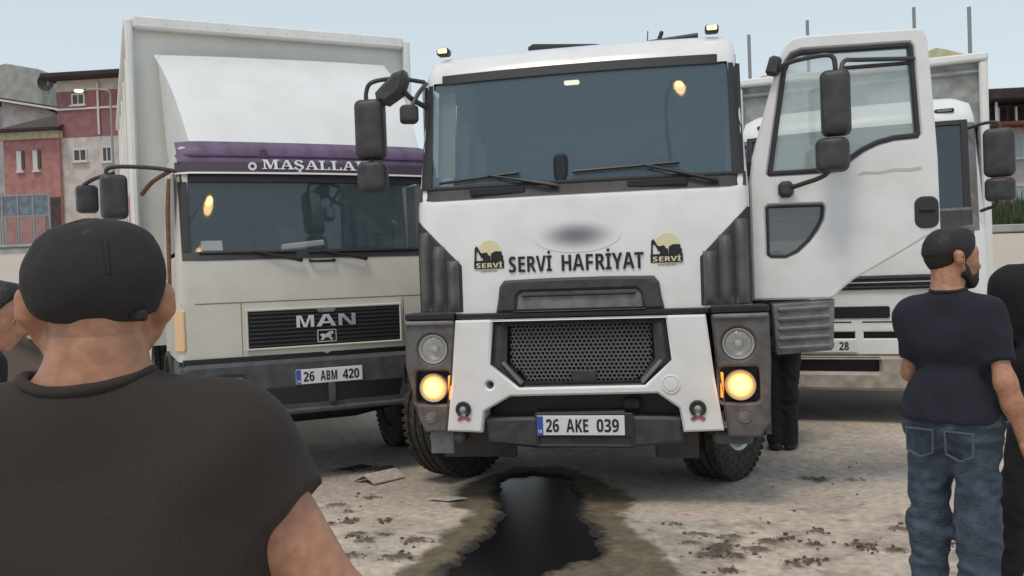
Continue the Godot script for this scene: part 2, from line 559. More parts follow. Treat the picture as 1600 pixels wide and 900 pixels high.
# ---------------------------------------------------------------- bodies: tapered capsules joined smoothly, meshed as surface nets
class Field:
	var A := PackedVector3Array()
	var D := PackedVector3Array()
	var L2 := PackedFloat32Array()
	var RA := PackedFloat32Array()
	var RB := PackedFloat32Array()
	var flat := PackedByteArray()
	var K := 0.04
	var cutn := PackedVector3Array()
	var cutd := PackedFloat32Array()
	var minus: Field
	var noise: FastNoiseLite
	var amp := 0.0
	var soft := false
	var calm := Vector3(0, -9, 0)      # folds die out round this point (the collar)
	var stretch := Vector3.ONE
	func bone(a: Vector3, b: Vector3, ra: float, rb: float, cut_end := false) -> void:
		if a.is_equal_approx(b): b = a + Vector3(0, 0.0005, 0)
		A.append(a); D.append(b - a); L2.append((b - a).length_squared()); RA.append(ra); RB.append(rb)
		flat.append(1 if cut_end else 0)
	func cut(n: Vector3, at: Vector3) -> void:      # removes what lies beyond the plane
		n = n.normalized()
		cutn.append(n); cutd.append(n.dot(at))
	func dist(p: Vector3, which: PackedInt32Array) -> float:
		var d := 9.0
		for i in which:
			var q := p - A[i]
			var h := clampf(q.dot(D[i]) / L2[i], 0.0, 1.0)
			var e := (q - D[i] * h).length() - (RA[i] + (RB[i] - RA[i]) * h)
			if flat[i]:
				e = maxf(e, (q - D[i]).dot(D[i]) / sqrt(L2[i]))
			var g := maxf(K - absf(d - e), 0.0) / K
			d = minf(d, e) - g * g * K * 0.25
		return d
	func full(p: Vector3, which: PackedInt32Array) -> float:
		var d := dist(p, which)
		if amp > 0.0:
			var n := noise.get_noise_3dv(p * stretch)
			if soft:      # folds: rounded ridges where the noise crosses zero, shallow hollows between
				var m := noise.get_noise_3dv(p * stretch * 2.3 + Vector3(7, 3, 1))
				d += (sqrt(n * n + 0.012) + 0.3 * sqrt(m * m + 0.02) - 0.56) * amp * smoothstep(0.09, 0.24, p.distance_to(calm))
			else:
				d += (n - 0.45) * amp
		if minus: d = maxf(d, -minus.dist(p, minus.all()))
		for i in cutn.size(): d = maxf(d, p.dot(cutn[i]) - cutd[i])
		return d
	func all() -> PackedInt32Array:
		return PackedInt32Array(range(A.size()))
	func near(p: Vector3, r: float) -> PackedInt32Array:
		var o := PackedInt32Array()
		var ds := PackedFloat32Array()
		var m := 9.0
		for i in A.size():
			var q := p - A[i]
			var h := clampf(q.dot(D[i]) / L2[i], 0.0, 1.0)
			var e := (q - D[i] * h).length() - (RA[i] + (RB[i] - RA[i]) * h)
			ds.append(e)
			m = minf(m, e)
		for i in A.size():
			if ds[i] < m + r * 2.0 + K: o.append(i)
		return o
	func mesh(cell: float) -> ArrayMesh:
		var lo := Vector3.ONE * 99.0
		var hi := -lo
		for i in A.size():
			var r := Vector3.ONE * (maxf(RA[i], RB[i]) + amp + cell * 2.0)
			lo = lo.min(A[i] - r).min(A[i] + D[i] - r)
			hi = hi.max(A[i] + r).max(A[i] + D[i] + r)
		const N := 8
		var nb := Vector3i(((hi - lo) / (cell * N)).ceil())
		var SX := nb.x * N + 2
		var SXY := SX * (nb.y * N + 2)
		var reach := cell * N * 0.87
		var verts := PackedVector3Array()
		var ids := {}
		var edges := []
		var M := N + 1
		var val := PackedFloat32Array()
		val.resize(M * M * M)
		var offs := PackedInt32Array([0, 1, M, M + 1, M * M, M * M + 1, M * M + M, M * M + M + 1])
		var ea := [0, 2, 4, 6, 0, 1, 4, 5, 0, 1, 2, 3]
		var eb := [1, 3, 5, 7, 2, 3, 6, 7, 4, 5, 6, 7]
		for bz in nb.z:
			for by in nb.y:
				for bx in nb.x:
					var base := lo + Vector3(bx, by, bz) * cell * N
					var mid := base + Vector3.ONE * cell * N * 0.5
					var which := near(mid, reach)
					var dm := dist(mid, which)
					if absf(dm) > reach + amp + K * 0.6: 
						if dm > 0.0 or cutn.is_empty(): continue
					if dm < -reach - amp - K * 0.6:
						var skip := true
						if minus and absf(minus.dist(mid, minus.all())) < reach * 1.3: skip = false
						for i in cutn.size():
							if absf(mid.dot(cutn[i]) - cutd[i]) < reach * 1.2: skip = false
						if skip: continue
					var w := 0
					for z in M:
						for y in M:
							for x in M:
								val[w] = full(base + Vector3(x, y, z) * cell, which)
								w += 1
					for z in N:
						for y in N:
							for x in N:
								var o := x + y * M + z * M * M
								var s0 := val[o] < 0.0
								var mixed := false
								for c in 8:
									if (val[o + offs[c]] < 0.0) != s0:
										mixed = true
										break
								if not mixed: continue
								var sum := Vector3.ZERO
								var cnt := 0
								for e in 12:
									var va := val[o + offs[ea[e]]]
									var vb := val[o + offs[eb[e]]]
									if (va < 0.0) != (vb < 0.0):
										var f := va / (va - vb)
										var ca: int = ea[e]
										var cb: int = eb[e]
										var pa := Vector3(ca & 1, (ca >> 1) & 1, ca >> 2)
										sum += pa.lerp(Vector3(cb & 1, (cb >> 1) & 1, cb >> 2), f)
										cnt += 1
								var key := (bx * N + x) + (by * N + y) * SX + (bz * N + z) * SXY
								ids[key] = verts.size()
								verts.append(base + (Vector3(x, y, z) + sum / cnt) * cell)
								for a in 3:
									if (val[o + offs[1 << a]] < 0.0) != s0: edges.append([key, a, s0])
		var idx := PackedInt32Array()
		var st := [1, SX, SXY]
		for e in edges:
			var b: int = st[(e[1] + 1) % 3]
			var c: int = st[(e[1] + 2) % 3]
			var k: int = e[0]
			if not (ids.has(k - b) and ids.has(k - c) and ids.has(k - b - c)): continue
			var q := [ids[k], ids[k - b], ids[k - b - c], ids[k - c]]
			if e[2]: q.reverse()
			idx.append_array(PackedInt32Array([q[0], q[1], q[2], q[0], q[2], q[3]]))
		var nrm := PackedVector3Array()
		nrm.resize(verts.size())
		for i in range(0, idx.size(), 3):
			var n := (verts[idx[i + 2]] - verts[idx[i]]).cross(verts[idx[i + 1]] - verts[idx[i]])
			for k in 3: nrm[idx[i + k]] += n
		for i in nrm.size(): nrm[i] = nrm[i].normalized()
		var arr := []
		arr.resize(Mesh.ARRAY_MAX)
		arr[Mesh.ARRAY_VERTEX] = verts
		arr[Mesh.ARRAY_NORMAL] = nrm
		arr[Mesh.ARRAY_INDEX] = idx
		var m := ArrayMesh.new()
		if idx.size(): m.add_surface_from_arrays(Mesh.PRIMITIVE_TRIANGLES, arr)
		return m

# joins a second surface to a body, so that it stays one mesh
func fused(a: ArrayMesh, b: ArrayMesh, xf: Transform3D) -> ArrayMesh:
	var st := SurfaceTool.new()
	st.begin(Mesh.PRIMITIVE_TRIANGLES)
	st.append_from(a, 0, Transform3D.IDENTITY)
	st.append_from(b, 0, xf)
	return st.commit()

# bones of a head, centred between the ears at eye height, facing +z
func head_field(beardless := true) -> Field:
	var f := Field.new()
	f.K = 0.022
	f.bone(Vector3(0, 0.045, -0.03), Vector3(0, 0.042, 0.02), 0.079, 0.076)
	f.bone(Vector3(0, -0.005, 0.035), Vector3(0, -0.055, 0.042), 0.062, 0.047)
	f.bone(Vector3(-0.03, 0.03, 0.06), Vector3(0.03, 0.03, 0.06), 0.034, 0.034)       # brow
	f.bone(Vector3(-0.05, -0.04, 0.0), Vector3(-0.02, -0.085, 0.055), 0.028, 0.02)    # jaw
	f.bone(Vector3(0.05, -0.04, 0.0), Vector3(0.02, -0.085, 0.055), 0.028, 0.02)
	f.bone(Vector3(-0.012, -0.09, 0.068), Vector3(0.012, -0.09, 0.068), 0.019, 0.019) # chin
	f.bone(Vector3(-0.042, -0.012, 0.066), Vector3(-0.03, -0.04, 0.07), 0.022, 0.018) # cheeks
	f.bone(Vector3(0.042, -0.012, 0.066), Vector3(0.03, -0.04, 0.07), 0.022, 0.018)
	f.bone(Vector3(0, 0.018, 0.095), Vector3(0, -0.028, 0.116), 0.009, 0.013)         # nose
	f.bone(Vector3(-0.012, -0.03, 0.101), Vector3(0.012, -0.03, 0.101), 0.009, 0.009)
	f.bone(Vector3(-0.018, -0.054, 0.09), Vector3(0.018, -0.054, 0.09), 0.009, 0.009) # lips
	f.bone(Vector3(-0.016, -0.067, 0.087), Vector3(0.016, -0.067, 0.087), 0.009, 0.009)
	for s in [-1.0, 1.0]:                                                             # ears
		f.bone(Vector3(s * 0.079, 0.024, -0.012), Vector3(s * 0.092, 0.026, -0.026), 0.012, 0.011)
		f.bone(Vector3(s * 0.092, 0.026, -0.026), Vector3(s * 0.093, 0.0, -0.024), 0.010, 0.009)
		f.bone(Vector3(s * 0.093, 0.0, -0.024), Vector3(s * 0.080, -0.03, -0.006), 0.009, 0.009)
		f.bone(Vector3(s * 0.080, 0.0, -0.012), Vector3(s * 0.088, 0.005, -0.018), 0.010, 0.009)
	var eyes := Field.new()
	eyes.K = 0.005
	for s in [-1.0, 1.0]: eyes.bone(Vector3(s * 0.031, 0.006, 0.106), Vector3(s * 0.034, 0.006, 0.104), 0.015, 0.015)
	for s in [-1.0, 1.0]: eyes.bone(Vector3(s * 0.0985, 0.010, -0.02), Vector3(s * 0.096, -0.006, -0.016), 0.008, 0.007)
	f.minus = eyes
	return f

# one hand: wrist at the origin, fingers down -y, palm facing -x for side = 1, thumb towards +z
func hand_field(side: float, curl := 0.35) -> Field:
	var f := Field.new()
	f.K = 0.012
	f.bone(Vector3(0, 0.02, 0), Vector3(0, -0.03, 0), 0.026, 0.026)
	for k in 4:
		var z: float = [0.030, 0.010, -0.010, -0.028][k]
		f.bone(Vector3(0, -0.015, z * 0.5), Vector3(0, -0.088, z), 0.019, 0.0135)
		var len_: float = [0.072, 0.08, 0.074, 0.058][k]
		var p := Vector3(0, -0.09, z)
		var w := curl * (0.7 + 0.18 * k)
		for j in 3:
			var l: float = len_ * [0.46, 0.31, 0.23][j]
			var q := p + Vector3(-side * sin(w), -cos(w), (z * 0.25)) * l
			f.bone(p, q, [0.0098, 0.0088, 0.008][j], [0.009, 0.008, 0.0066][j])
			p = q
			w += curl * 1.1
	var t0 := Vector3(-side * 0.008, -0.025, 0.022)
	var t1 := t0 + Vector3(-side * 0.018, -0.034, 0.024)
	var t2 := t1 + Vector3(-side * 0.008, -0.033, 0.008)
	var t3 := t2 + Vector3(-side * 0.008, -0.026, 0.0)
	f.bone(t0, t1, 0.017, 0.013); f.bone(t1, t2, 0.0115, 0.01); f.bone(t2, t3, 0.0098, 0.0075)
	return f

# pose: joint positions in the person's own axes (x to their left when they face +z is +x), metres
func person(label: String, at: Vector3, turn: float, pose: Dictionary, cloth: Dictionary, group := "") -> Node3D:
	var root := thing("person", label, "person", at, turn, group)
	var g: float = pose.get("girth", 1.0)
	var J := {"hipl": Vector3(0.095, 0.92, 0), "hipr": Vector3(-0.095, 0.92, 0), "kneel": Vector3(0.11, 0.49, 0.02), "kneer": Vector3(-0.11, 0.49, 0.02),
		"anklel": Vector3(0.12, 0.08, -0.02), "ankler": Vector3(-0.12, 0.08, -0.02), "waist": Vector3(0, 1.08, 0.0), "chest": Vector3(0, 1.29, 0.0), "neck": Vector3(0, 1.45, -0.015),
		"head": Vector3(0, 1.615, 0.02), "shl": Vector3(0.185, 1.41, -0.01), "shr": Vector3(-0.185, 1.41, -0.01), "elbl": Vector3(0.25, 1.13, -0.03), "elbr": Vector3(-0.25, 1.13, -0.03),
		"wrl": Vector3(0.265, 0.88, 0.04), "wrr": Vector3(-0.265, 0.88, 0.04)}
	for k in pose.get("joints", {}): J[k] = pose.joints[k]
	var ag: float = pose.get("arm_girth", g)
	var hs: float = pose.get("head_scale", 1.0)
	var head_basis := Basis.from_euler(pose.get("head_turn", Vector3.ZERO)) * Basis.from_scale(Vector3.ONE * hs)
	var tk: float = pose.get("trunk", 0.082) / 0.082
	var cell: float = pose.get("cell", 0.013)
	var low: bool = pose.get("upper_only", false)
	# --- skin: trunk, limbs and neck in one field, head and hands joined to it
	var f := Field.new()
	f.K = 0.05
	f.bone(J.hipl, J.hipr, 0.10 * g, 0.10 * g)
	f.bone(J.waist + Vector3(-0.07, 0, 0.0) * g * tk, J.waist + Vector3(0.07, 0, 0.0) * g * tk, 0.095 * g, 0.095 * g)
	f.bone(J.chest + Vector3(-0.08, 0, 0) * g * tk, J.chest + Vector3(0.08, 0, 0) * g * tk, 0.104 * g, 0.104 * g)
	var dn := Vector3(0, -0.035, 0)
	f.bone(J.shl.lerp(J.shr, 0.1) + dn, J.shr.lerp(J.shl, 0.1) + dn, 0.05 * g, 0.05 * g)
	f.bone(J.neck + Vector3(0, -0.05, 0), J.head + head_basis * Vector3(0, -0.05, -0.03), 0.068 * pose.get("neck_girth", 1.0), 0.057 * pose.get("neck_girth", 1.0))
	f.bone(J.neck.lerp(J.shl, 0.15) + Vector3(0, 0.01, 0), J.shl, 0.052 * g, 0.05 * g)
	f.bone(J.neck.lerp(J.shr, 0.15) + Vector3(0, 0.01, 0), J.shr, 0.052 * g, 0.05 * g)
	for s in ["l", "r"]:
		if not low:
			f.bone(J["hip" + s], J["knee" + s], 0.080 * g, 0.046)
			f.bone(J["knee" + s], J["ankle" + s], 0.046, 0.036)
			f.bone(J["knee" + s].lerp(J["ankle" + s], 0.2) + Vector3(0, 0, -0.012), J["knee" + s].lerp(J["ankle" + s], 0.45) + Vector3(0, 0, -0.012), 0.048, 0.044)
		f.bone(J["sh" + s], J["elb" + s], 0.054 * ag, 0.043 * ag)
		f.bone(J["elb" + s], J["elb" + s].lerp(J["wr" + s], 0.35), 0.043 * ag, 0.042 * ag)
		f.bone(J["elb" + s].lerp(J["wr" + s], 0.35), J["wr" + s], 0.042 * ag, 0.027)
	var skin := f.mesh(cell)
	var hf := head_field()
	hf.bone(Vector3(0, -0.02, -0.035), head_basis.inverse() * (J.neck - J.head) * 0.75, 0.058 * pose.get("neck_girth", 1.0), 0.06 * pose.get("neck_girth", 1.0))
	skin = fused(skin, hf.mesh(pose.get("head_cell", 0.005)), Transform3D(head_basis, J.head))
	for s in ["l", "r"]:
		if low and not pose.get("hands", false): continue
		var d: Vector3 = (J["wr" + s] - J["elb" + s]).normalized()
		var z: Vector3 = pose.get("thumb", Vector3(0, 0, 1))
		var x := (-d).cross(z).normalized()
		var hb := Basis(x, -d, x.cross(-d))
		skin = fused(skin, hand_field(1.0 if s == "l" else -1.0, 0.3).mesh(0.0042), Transform3D(hb, J["wr" + s] - d * 0.005))
	part("body", skin, pose.get("skin", M.skin), root)
	for s in [-1.0, 1.0]:
		var e := SphereMesh.new()
		e.radius = 0.0125; e.height = 0.025
		e.radial_segments = 16; e.rings = 8
		part("eye", e, M.eye, root, Transform3D(head_basis, J.head + head_basis * Vector3(s * 0.031, 0.006, 0.082)))
		var ir := SphereMesh.new()
		ir.radius = 0.0062; ir.height = 0.006
		part("iris", ir, M.black, root.get_child(-1), Transform3D(Basis(Vector3(1, 0, 0), Vector3(0, 0, 1), Vector3(0, -1, 0)), Vector3(0, 0, 0.011)))
	# --- shirt
	var folds := FastNoiseLite.new()
	folds.seed = cloth.get("seed", 1)
	folds.frequency = cloth.get("fold", 5.0)
	folds.fractal_octaves = 1
	folds.noise_type = FastNoiseLite.TYPE_SIMPLEX_SMOOTH
	var sh := Field.new()
	sh.K = 0.06
	var o: float = cloth.get("ease", 0.016)
	var tw: float = pose.get("trunk", 0.082)
	var hem: float = cloth.get("hem", 0.86)
	sh.bone(J.shl.lerp(J.shr, 0.12) + dn, J.shr.lerp(J.shl, 0.12) + dn, 0.060 * g + o, 0.060 * g + o)
	sh.bone(J.chest + Vector3(-tw, 0, 0) * g, J.chest + Vector3(tw, 0, 0) * g, 0.108 * g + o, 0.108 * g + o)
	sh.bone(J.waist + Vector3(-tw, 0, 0.0) * g, J.waist + Vector3(tw, 0, 0.0) * g, 0.104 * g + o * 1.4, 0.104 * g + o * 1.4)
	var hm: Vector3 = (J.hipl + J.hipr) * 0.5
	hm.y = hem
	var he: float = cloth.get("hem_ease", 0.008)
	sh.bone(hm + Vector3(-tw, 0, 0) * g, hm + Vector3(tw, 0, 0) * g, 0.105 * g + o * 1.6 + he, 0.105 * g + o * 1.6 + he)
	sh.bone(J.neck.lerp(J.shl, 0.1) + Vector3(0, 0.01, 0), J.shl, 0.056 * g + o * 0.7, 0.05 * g + o)
	sh.bone(J.neck.lerp(J.shr, 0.1) + Vector3(0, 0.01, 0), J.shr, 0.056 * g + o * 0.7, 0.05 * g + o)
	for s in ["l", "r"]:
		sh.bone(J["sh" + s], J["sh" + s].lerp(J["elb" + s], cloth.get("sleeve", 0.72)), 0.056 * ag + o, 0.054 * ag + o * 1.6 * cloth.get("sleeve_ease", 1.0), true)
	sh.cut(Vector3(0, -1, 0), Vector3(0, hem, 0))
	var hole := Field.new()
	var hr: float = 0.068 * pose.get("neck_girth", 1.0) + 0.007
	var nb: Vector3 = J.neck + Vector3(0, cloth.get("collar", 0.035) + hr * 0.55, -0.002)
	var hax := Vector3(0, 0.2, 0.045)
	hole.bone(nb, nb + hax, hr, hr)
	sh.minus = hole
	sh.noise = folds
	sh.soft = true
	sh.calm = J.neck
	sh.amp = cloth.get("fold_depth", 0.012)
	sh.stretch = cloth.get("stretch", Vector3(1, 0.55, 1))
	part("shirt", sh.mesh(cell), cloth.shirt, root)
	# collar rib, where the neck opening meets the cloth
	var ring := []
	sh.minus = null
	var au := hax.normalized()
	var ax := Vector3.RIGHT
	var az := ax.cross(au)
	for i in 37:
		var w := TAU * i / 36
		var dir := ax * cos(w) + az * sin(w)
		var t := 0.14
		while t > -hr and sh.full(nb + dir * hr * sqrt(maxf(0.0, 1.0 - pow(minf(t, 0.0) / hr, 2.0))) + au * t, sh.all()) > 0.0: t -= 0.003
		ring.append(nb + dir * (hr * sqrt(maxf(0.0, 1.0 - pow(minf(t, 0.0) / hr, 2.0))) + 0.003) + au * (t - 0.001))
	for pass_ in 1:
		var sm := []
		for i in 37: sm.append((ring[(i + 35) % 36] + ring[i] * 2.0 + ring[(i + 1) % 36]) * 0.25)
		ring = sm
	part("collar", tubed(ring, 0.008, 8), cloth.shirt, root, Transform3D.IDENTITY, 80.0)
	if not low:
		var tr := Field.new()
		tr.K = 0.05
		var e: float = cloth.get("leg_ease", 0.018)
		tr.bone(J.hipl + Vector3(0, 0.03, 0), J.hipr + Vector3(0, 0.03, 0), 0.105 * g + 0.012, 0.105 * g + 0.012)
		tr.bone(J.hipl * Vector3(0.6, 1, 1) + Vector3(0, -0.01, -0.035), J.hipr * Vector3(0.6, 1, 1) + Vector3(0, -0.01, -0.035), 0.095 * g, 0.095 * g)
		for s in ["l", "r"]:
			tr.bone(J["hip" + s], J["knee" + s], 0.09 * g + e * 0.7, 0.06 + e)
			tr.bone(J["knee" + s], J["ankle" + s] + Vector3(0, -0.03, 0), 0.06 + e, 0.05 + e, true)
		tr.cut(Vector3(0, 1, 0), Vector3(0, cloth.get("belt", 1.03), 0))
		var fo2 := FastNoiseLite.new()
		fo2.seed = cloth.get("seed", 1) + 7
		fo2.frequency = 7.0
		fo2.fractal_octaves = 1
		tr.noise = fo2
		tr.soft = true
		tr.amp = cloth.get("leg_fold", 0.016)
		tr.stretch = Vector3(0.8, 1.5, 0.8)
		part("trousers", tr.mesh(cell), cloth.trousers, root)
		for s in ["l", "r"]:
			var sf := Field.new()
			sf.K = 0.03
			var an: Vector3 = J["ankle" + s]
			var toe: Vector3 = Vector3(0.25 if s == "l" else -0.25, 0, 1).normalized()
			var b0 := Vector3(an.x, an.y - 0.035, an.z)
			sf.bone(b0 - toe * 0.03, b0 + toe * 0.06, 0.042, 0.044)
			sf.bone(b0 + toe * 0.06 - Vector3(0, 0.004, 0), b0 + toe * 0.15 - Vector3(0, 0.012, 0), 0.044, 0.034)
			sf.bone(b0, b0 + Vector3(0, 0.05, -0.005), 0.042, 0.042)
			sf.cut(Vector3(0, -1, 0), Vector3(0, an.y - 0.078, 0))
			part("shoe", sf.mesh(0.008), cloth.shoes, root)
	return root

# hair as a skin over the skull, cut at the hairline; set as a child of the person
func hair(root: Node3D, J_head: Vector3, turn: Vector3, hs: float, m: Material, thick := 0.004, nape := 0.0) -> void:
	var f := Field.new()
	f.K = 0.025
	f.bone(Vector3(0, 0.056 + nape, -0.034), Vector3(0, 0.058 + nape, 0.02), 0.079 + thick, 0.076 + thick)
	f.bone(Vector3(0, 0.012 + nape, -0.05), Vector3(0, 0.03 + nape, -0.05), 0.058 + thick, 0.066 + thick)
	f.bone(Vector3(-0.02, 0.105 + nape, 0.05), Vector3(0.02, 0.105 + nape, 0.055), 0.022 + thick, 0.022 + thick)
	for s in [-1.0, 1.0]: f.bone(Vector3(s * 0.069, 0.05, 0.012), Vector3(s * 0.066, 0.0, 0.008), 0.016, 0.008)
	f.cut(Vector3(0, -0.55, 1), Vector3(0, 0.06, 0.062))
	f.noise = FastNoiseLite.new()
	f.noise.frequency = 75.0
	f.amp = 0.003
	part("hair", f.mesh(0.0045), m, root, Transform3D(Basis.from_euler(turn) * Basis.from_scale(Vector3.ONE * hs), J_head))

func beard(root: Node3D, J_head: Vector3, turn: Vector3, hs: float, m: Material) -> void:
	var f := Field.new()
	f.K = 0.02
	for s in [-1.0, 1.0]:
		f.bone(Vector3(s * 0.062, 0.0, 0.008), Vector3(s * 0.052, -0.045, 0.012), 0.005, 0.018)
		f.bone(Vector3(s * 0.052, -0.045, 0.01), Vector3(s * 0.02, -0.088, 0.06), 0.029, 0.024)
		f.bone(Vector3(s * 0.024, -0.045, 0.094), Vector3(s * 0.03, -0.07, 0.082), 0.009, 0.014)
	f.bone(Vector3(-0.015, -0.093, 0.072), Vector3(0.015, -0.093, 0.072), 0.025, 0.025)
	f.noise = FastNoiseLite.new()
	f.noise.frequency = 70.0
	f.amp = 0.004
	part("beard", f.mesh(0.005), m, root, Transform3D(Basis.from_euler(turn) * Basis.from_scale(Vector3.ONE * hs), J_head))
# ---------------------------------------------------------------- vehicles
# levels of a cab: [height, half width, front z at the middle, bulge, corner radius, back z]
func level_at(lv: Array, y: float) -> Array:
	for i in lv.size() - 1:
		if y <= lv[i + 1][0] or i == lv.size() - 2:
			var t: float = (y - lv[i][0]) / (lv[i + 1][0] - lv[i][0])
			var o := []
			for k in 6: o.append(lerpf(lv[i][k], lv[i + 1][k], t))
			return o
	return lv[0]

func front_z(lv: Array, x: float, y: float) -> float:
	var l := level_at(lv, y)
	var e: float = l[1] - l[4]
	if absf(x) <= e: return l[2] - l[3] * (x / e) * (x / e)
	var d := minf(absf(x) - e, l[4] * 0.999)
	return l[2] - l[3] - l[4] + sqrt(l[4] * l[4] - d * d)

# a panel that follows the front of the cab, raised by off
func patch(lv: Array, x0: float, x1: float, y0: float, y1: float, off: float, nx := 12, ny := 4, thick := 0.0) -> Shape:
	var s := Shape.new()
	var rows := []
	var back := []
	for j in ny + 1:
		var r := []
		var b := []
		var y := lerpf(y0, y1, float(j) / ny)
		for i in nx + 1:
			var x := lerpf(x0, x1, float(i) / nx)
			r.append(Vector3(x, y, front_z(lv, x, y) + off))
			b.append(Vector3(x, y, front_z(lv, x, y) + off - thick))
		rows.append(r); back.append(b)
	s.grid(rows)
	if thick > 0.0:
		s.grid(back, false, true)
		for e in [0, ny]: s.grid([back[e], rows[e]], false, e == ny)
		for e in [0, nx]:
			var a := []
			var c := []
			for j in ny + 1: a.append(rows[j][e]); c.append(back[j][e])
			s.grid([a, c], false, e == nx)
	return s

# walls of the cab; omit(level, region, from, to) leaves openings out. Regions: f front, c corner, r / l sides, b back
func cab_shell(lv: Array, omit: Callable, nf := 12, ns := 10) -> Shape:
	var s := Shape.new()
	var rows := []
	var tags := []
	for l in lv:
		var e: float = l[1] - l[4]
		var ring := []
		tags = []
		for i in nf + 1:
			var x := lerpf(-e, e, float(i) / nf)
			ring.append(Vector3(x, l[0], l[2] - l[3] * (x / e) * (x / e)))
			tags.append(["f" if i < nf else "c", x, 0])
		var zc: float = l[2] - l[3] - l[4]
		for k in range(1, 5):
			var w := PI / 2 - PI / 2 * k / 4.0
			ring.append(Vector3(e + cos(w) * l[4], l[0], zc + sin(w) * l[4]))
			tags.append(["c" if k < 4 else "r", 0, 0])
		for k in range(1, ns + 1):
			ring.append(Vector3(l[1], l[0], lerpf(zc, l[5], float(k) / ns)))
			tags.append(["r" if k < ns else "b", float(k) / ns, 0])
		for k in range(0, ns + 1):
			ring.append(Vector3(-l[1], l[0], lerpf(l[5], zc, float(k) / ns)))
			tags.append(["l" if k < ns else "c", 1.0 - float(k) / ns, 0])
		for k in range(1, 4):
			var w := PI - PI / 2 * k / 4.0
			ring.append(Vector3(-e + cos(w) * l[4], l[0], zc + sin(w) * l[4]))
			tags.append(["c", 0, 0])
		rows.append(ring)
	var n: int = rows[0].size()
	for i in rows.size() - 1:
		for j in n:
			if omit.call(i, tags[j][0], tags[j][1]): continue
			var k := (j + 1) % n
			s.quad(rows[i][j], rows[i][k], rows[i + 1][k], rows[i + 1][j])
	s.fan(rows[-1])
	return s

# the wheel's mesh is its tyre; rim, hub and nuts are its sub-parts
func wheel(parent: Node3D, at: Vector3, r: float, w: float, steer := 0.0, outside := 1.0) -> void:
	var s := Shape.new()
	var g := 0.016
	var prof := [Vector2(r * 0.55, -w * 0.36), Vector2(r * 0.57, -w * 0.44), Vector2(r * 0.74, -w * 0.5), Vector2(r * 0.76, -w * 0.505), Vector2(r * 0.78, -w * 0.5), Vector2(r * 0.91, -w * 0.475), Vector2(r * 0.965, -w * 0.43), Vector2(r * 0.99, -w * 0.39)]
	for c in [-0.24, 0.0, 0.24]:
		prof.append_array([Vector2(r, w * (c - 0.035)), Vector2(r - g, w * (c - 0.028)), Vector2(r - g, w * (c + 0.028)), Vector2(r, w * (c + 0.035))])
	for i in range(7, -1, -1): prof.append(Vector2(prof[i].x, -prof[i].y))
	s.lathe(prof, 56)
	for k in 52:                                                     # shoulder lugs
		var a := TAU * k / 52
		for e in [-1.0, 1.0]:
			s.box(Vector3(cos(a) * r * 0.975, e * w * 0.405, sin(a) * r * 0.975), Vector3(r * 0.05, w * 0.14, r * 0.07), 0.004, Basis(Vector3.UP, -a))
	var turn := Basis(Vector3.UP, steer) * Basis(Vector3(0, 1, 0), Vector3(-1, 0, 0), Vector3(0, 0, 1)).inverse()
	if outside < 0.0: turn = turn * Basis(Vector3(0, 0, 1), PI)
	var o := part("wheel", s, M.rubber, parent, Transform3D(turn, at), 30.0)
	var rim := lathed([Vector2(0.001, w * 0.10), Vector2(r * 0.2, w * 0.12), Vector2(r * 0.22, w * 0.02), Vector2(r * 0.36, -w * 0.02), Vector2(r * 0.44, w * 0.1), Vector2(r * 0.5, w * 0.3), Vector2(r * 0.52, w * 0.42), Vector2(r * 0.565, w * 0.45), Vector2(r * 0.575, w * 0.40), Vector2(r * 0.55, w * 0.3), Vector2(r * 0.53, -w * 0.4)], 40)
	part("rim", rim, M.rim, o)
	part("hub", lathed([Vector2(0.001, w * 0.3), Vector2(r * 0.13, w * 0.28), Vector2(r * 0.16, w * 0.22), Vector2(r * 0.17, w * 0.05)], 24), M.iron, o)
	for k in 10:
		var a := TAU * k / 10
		part("wheel_nut", lathed([Vector2(0.001, 0.03), Vector2(0.014, 0.03), Vector2(0.016, 0.0)], 6, Transform3D(Basis.IDENTITY, Vector3(cos(a) * r * 0.3, 0.0, sin(a) * r * 0.3))), M.iron, o)

func round_lamp(parent: Node3D, at: Vector3, r: float, lens: Material, called: String, bezel: Material) -> MeshInstance3D:
	var xf := Transform3D(FACING, at)
	var o := part(called, lathed([Vector2(0.001, -0.06), Vector2(r * 0.5, -0.045), Vector2(r * 0.92, 0.0), Vector2(r * 1.0, 0.014), Vector2(r * 1.12, 0.016), Vector2(r * 1.16, 0.0), Vector2(r * 1.16, -0.05)], 32, xf), bezel, parent)
	part("lens", lathed([Vector2(0.001, 0.022), Vector2(r * 0.3, 0.021), Vector2(r * 0.62, 0.016), Vector2(r * 0.86, 0.006), Vector2(r * 0.95, -0.002)], 32, xf), lens, o)
	return o

func number_plate(parent: Node3D, text: Array, at: Vector3, w: float, h: float) -> void:
	var o := part("number_plate", boxed(at, Vector3(w, h, 0.008), 0.003), M.plate, parent)
	part("country_band", boxed(at + Vector3(-w * 0.463, 0, 0.005), Vector3(w * 0.07, h * 0.96, 0.004), 0.0), M.plate_blue, o)
	lettering("TR", w * 0.05, h * 0.16, at + Vector3(-w * 0.463, -h * 0.3, 0.008), M.plate, o)
	for t in text: lettering(t[0], w * t[2], h * 0.66, at + Vector3(w * t[1], 0, 0.0055), M.black, o, "Droid Sans", 700, 0.003)

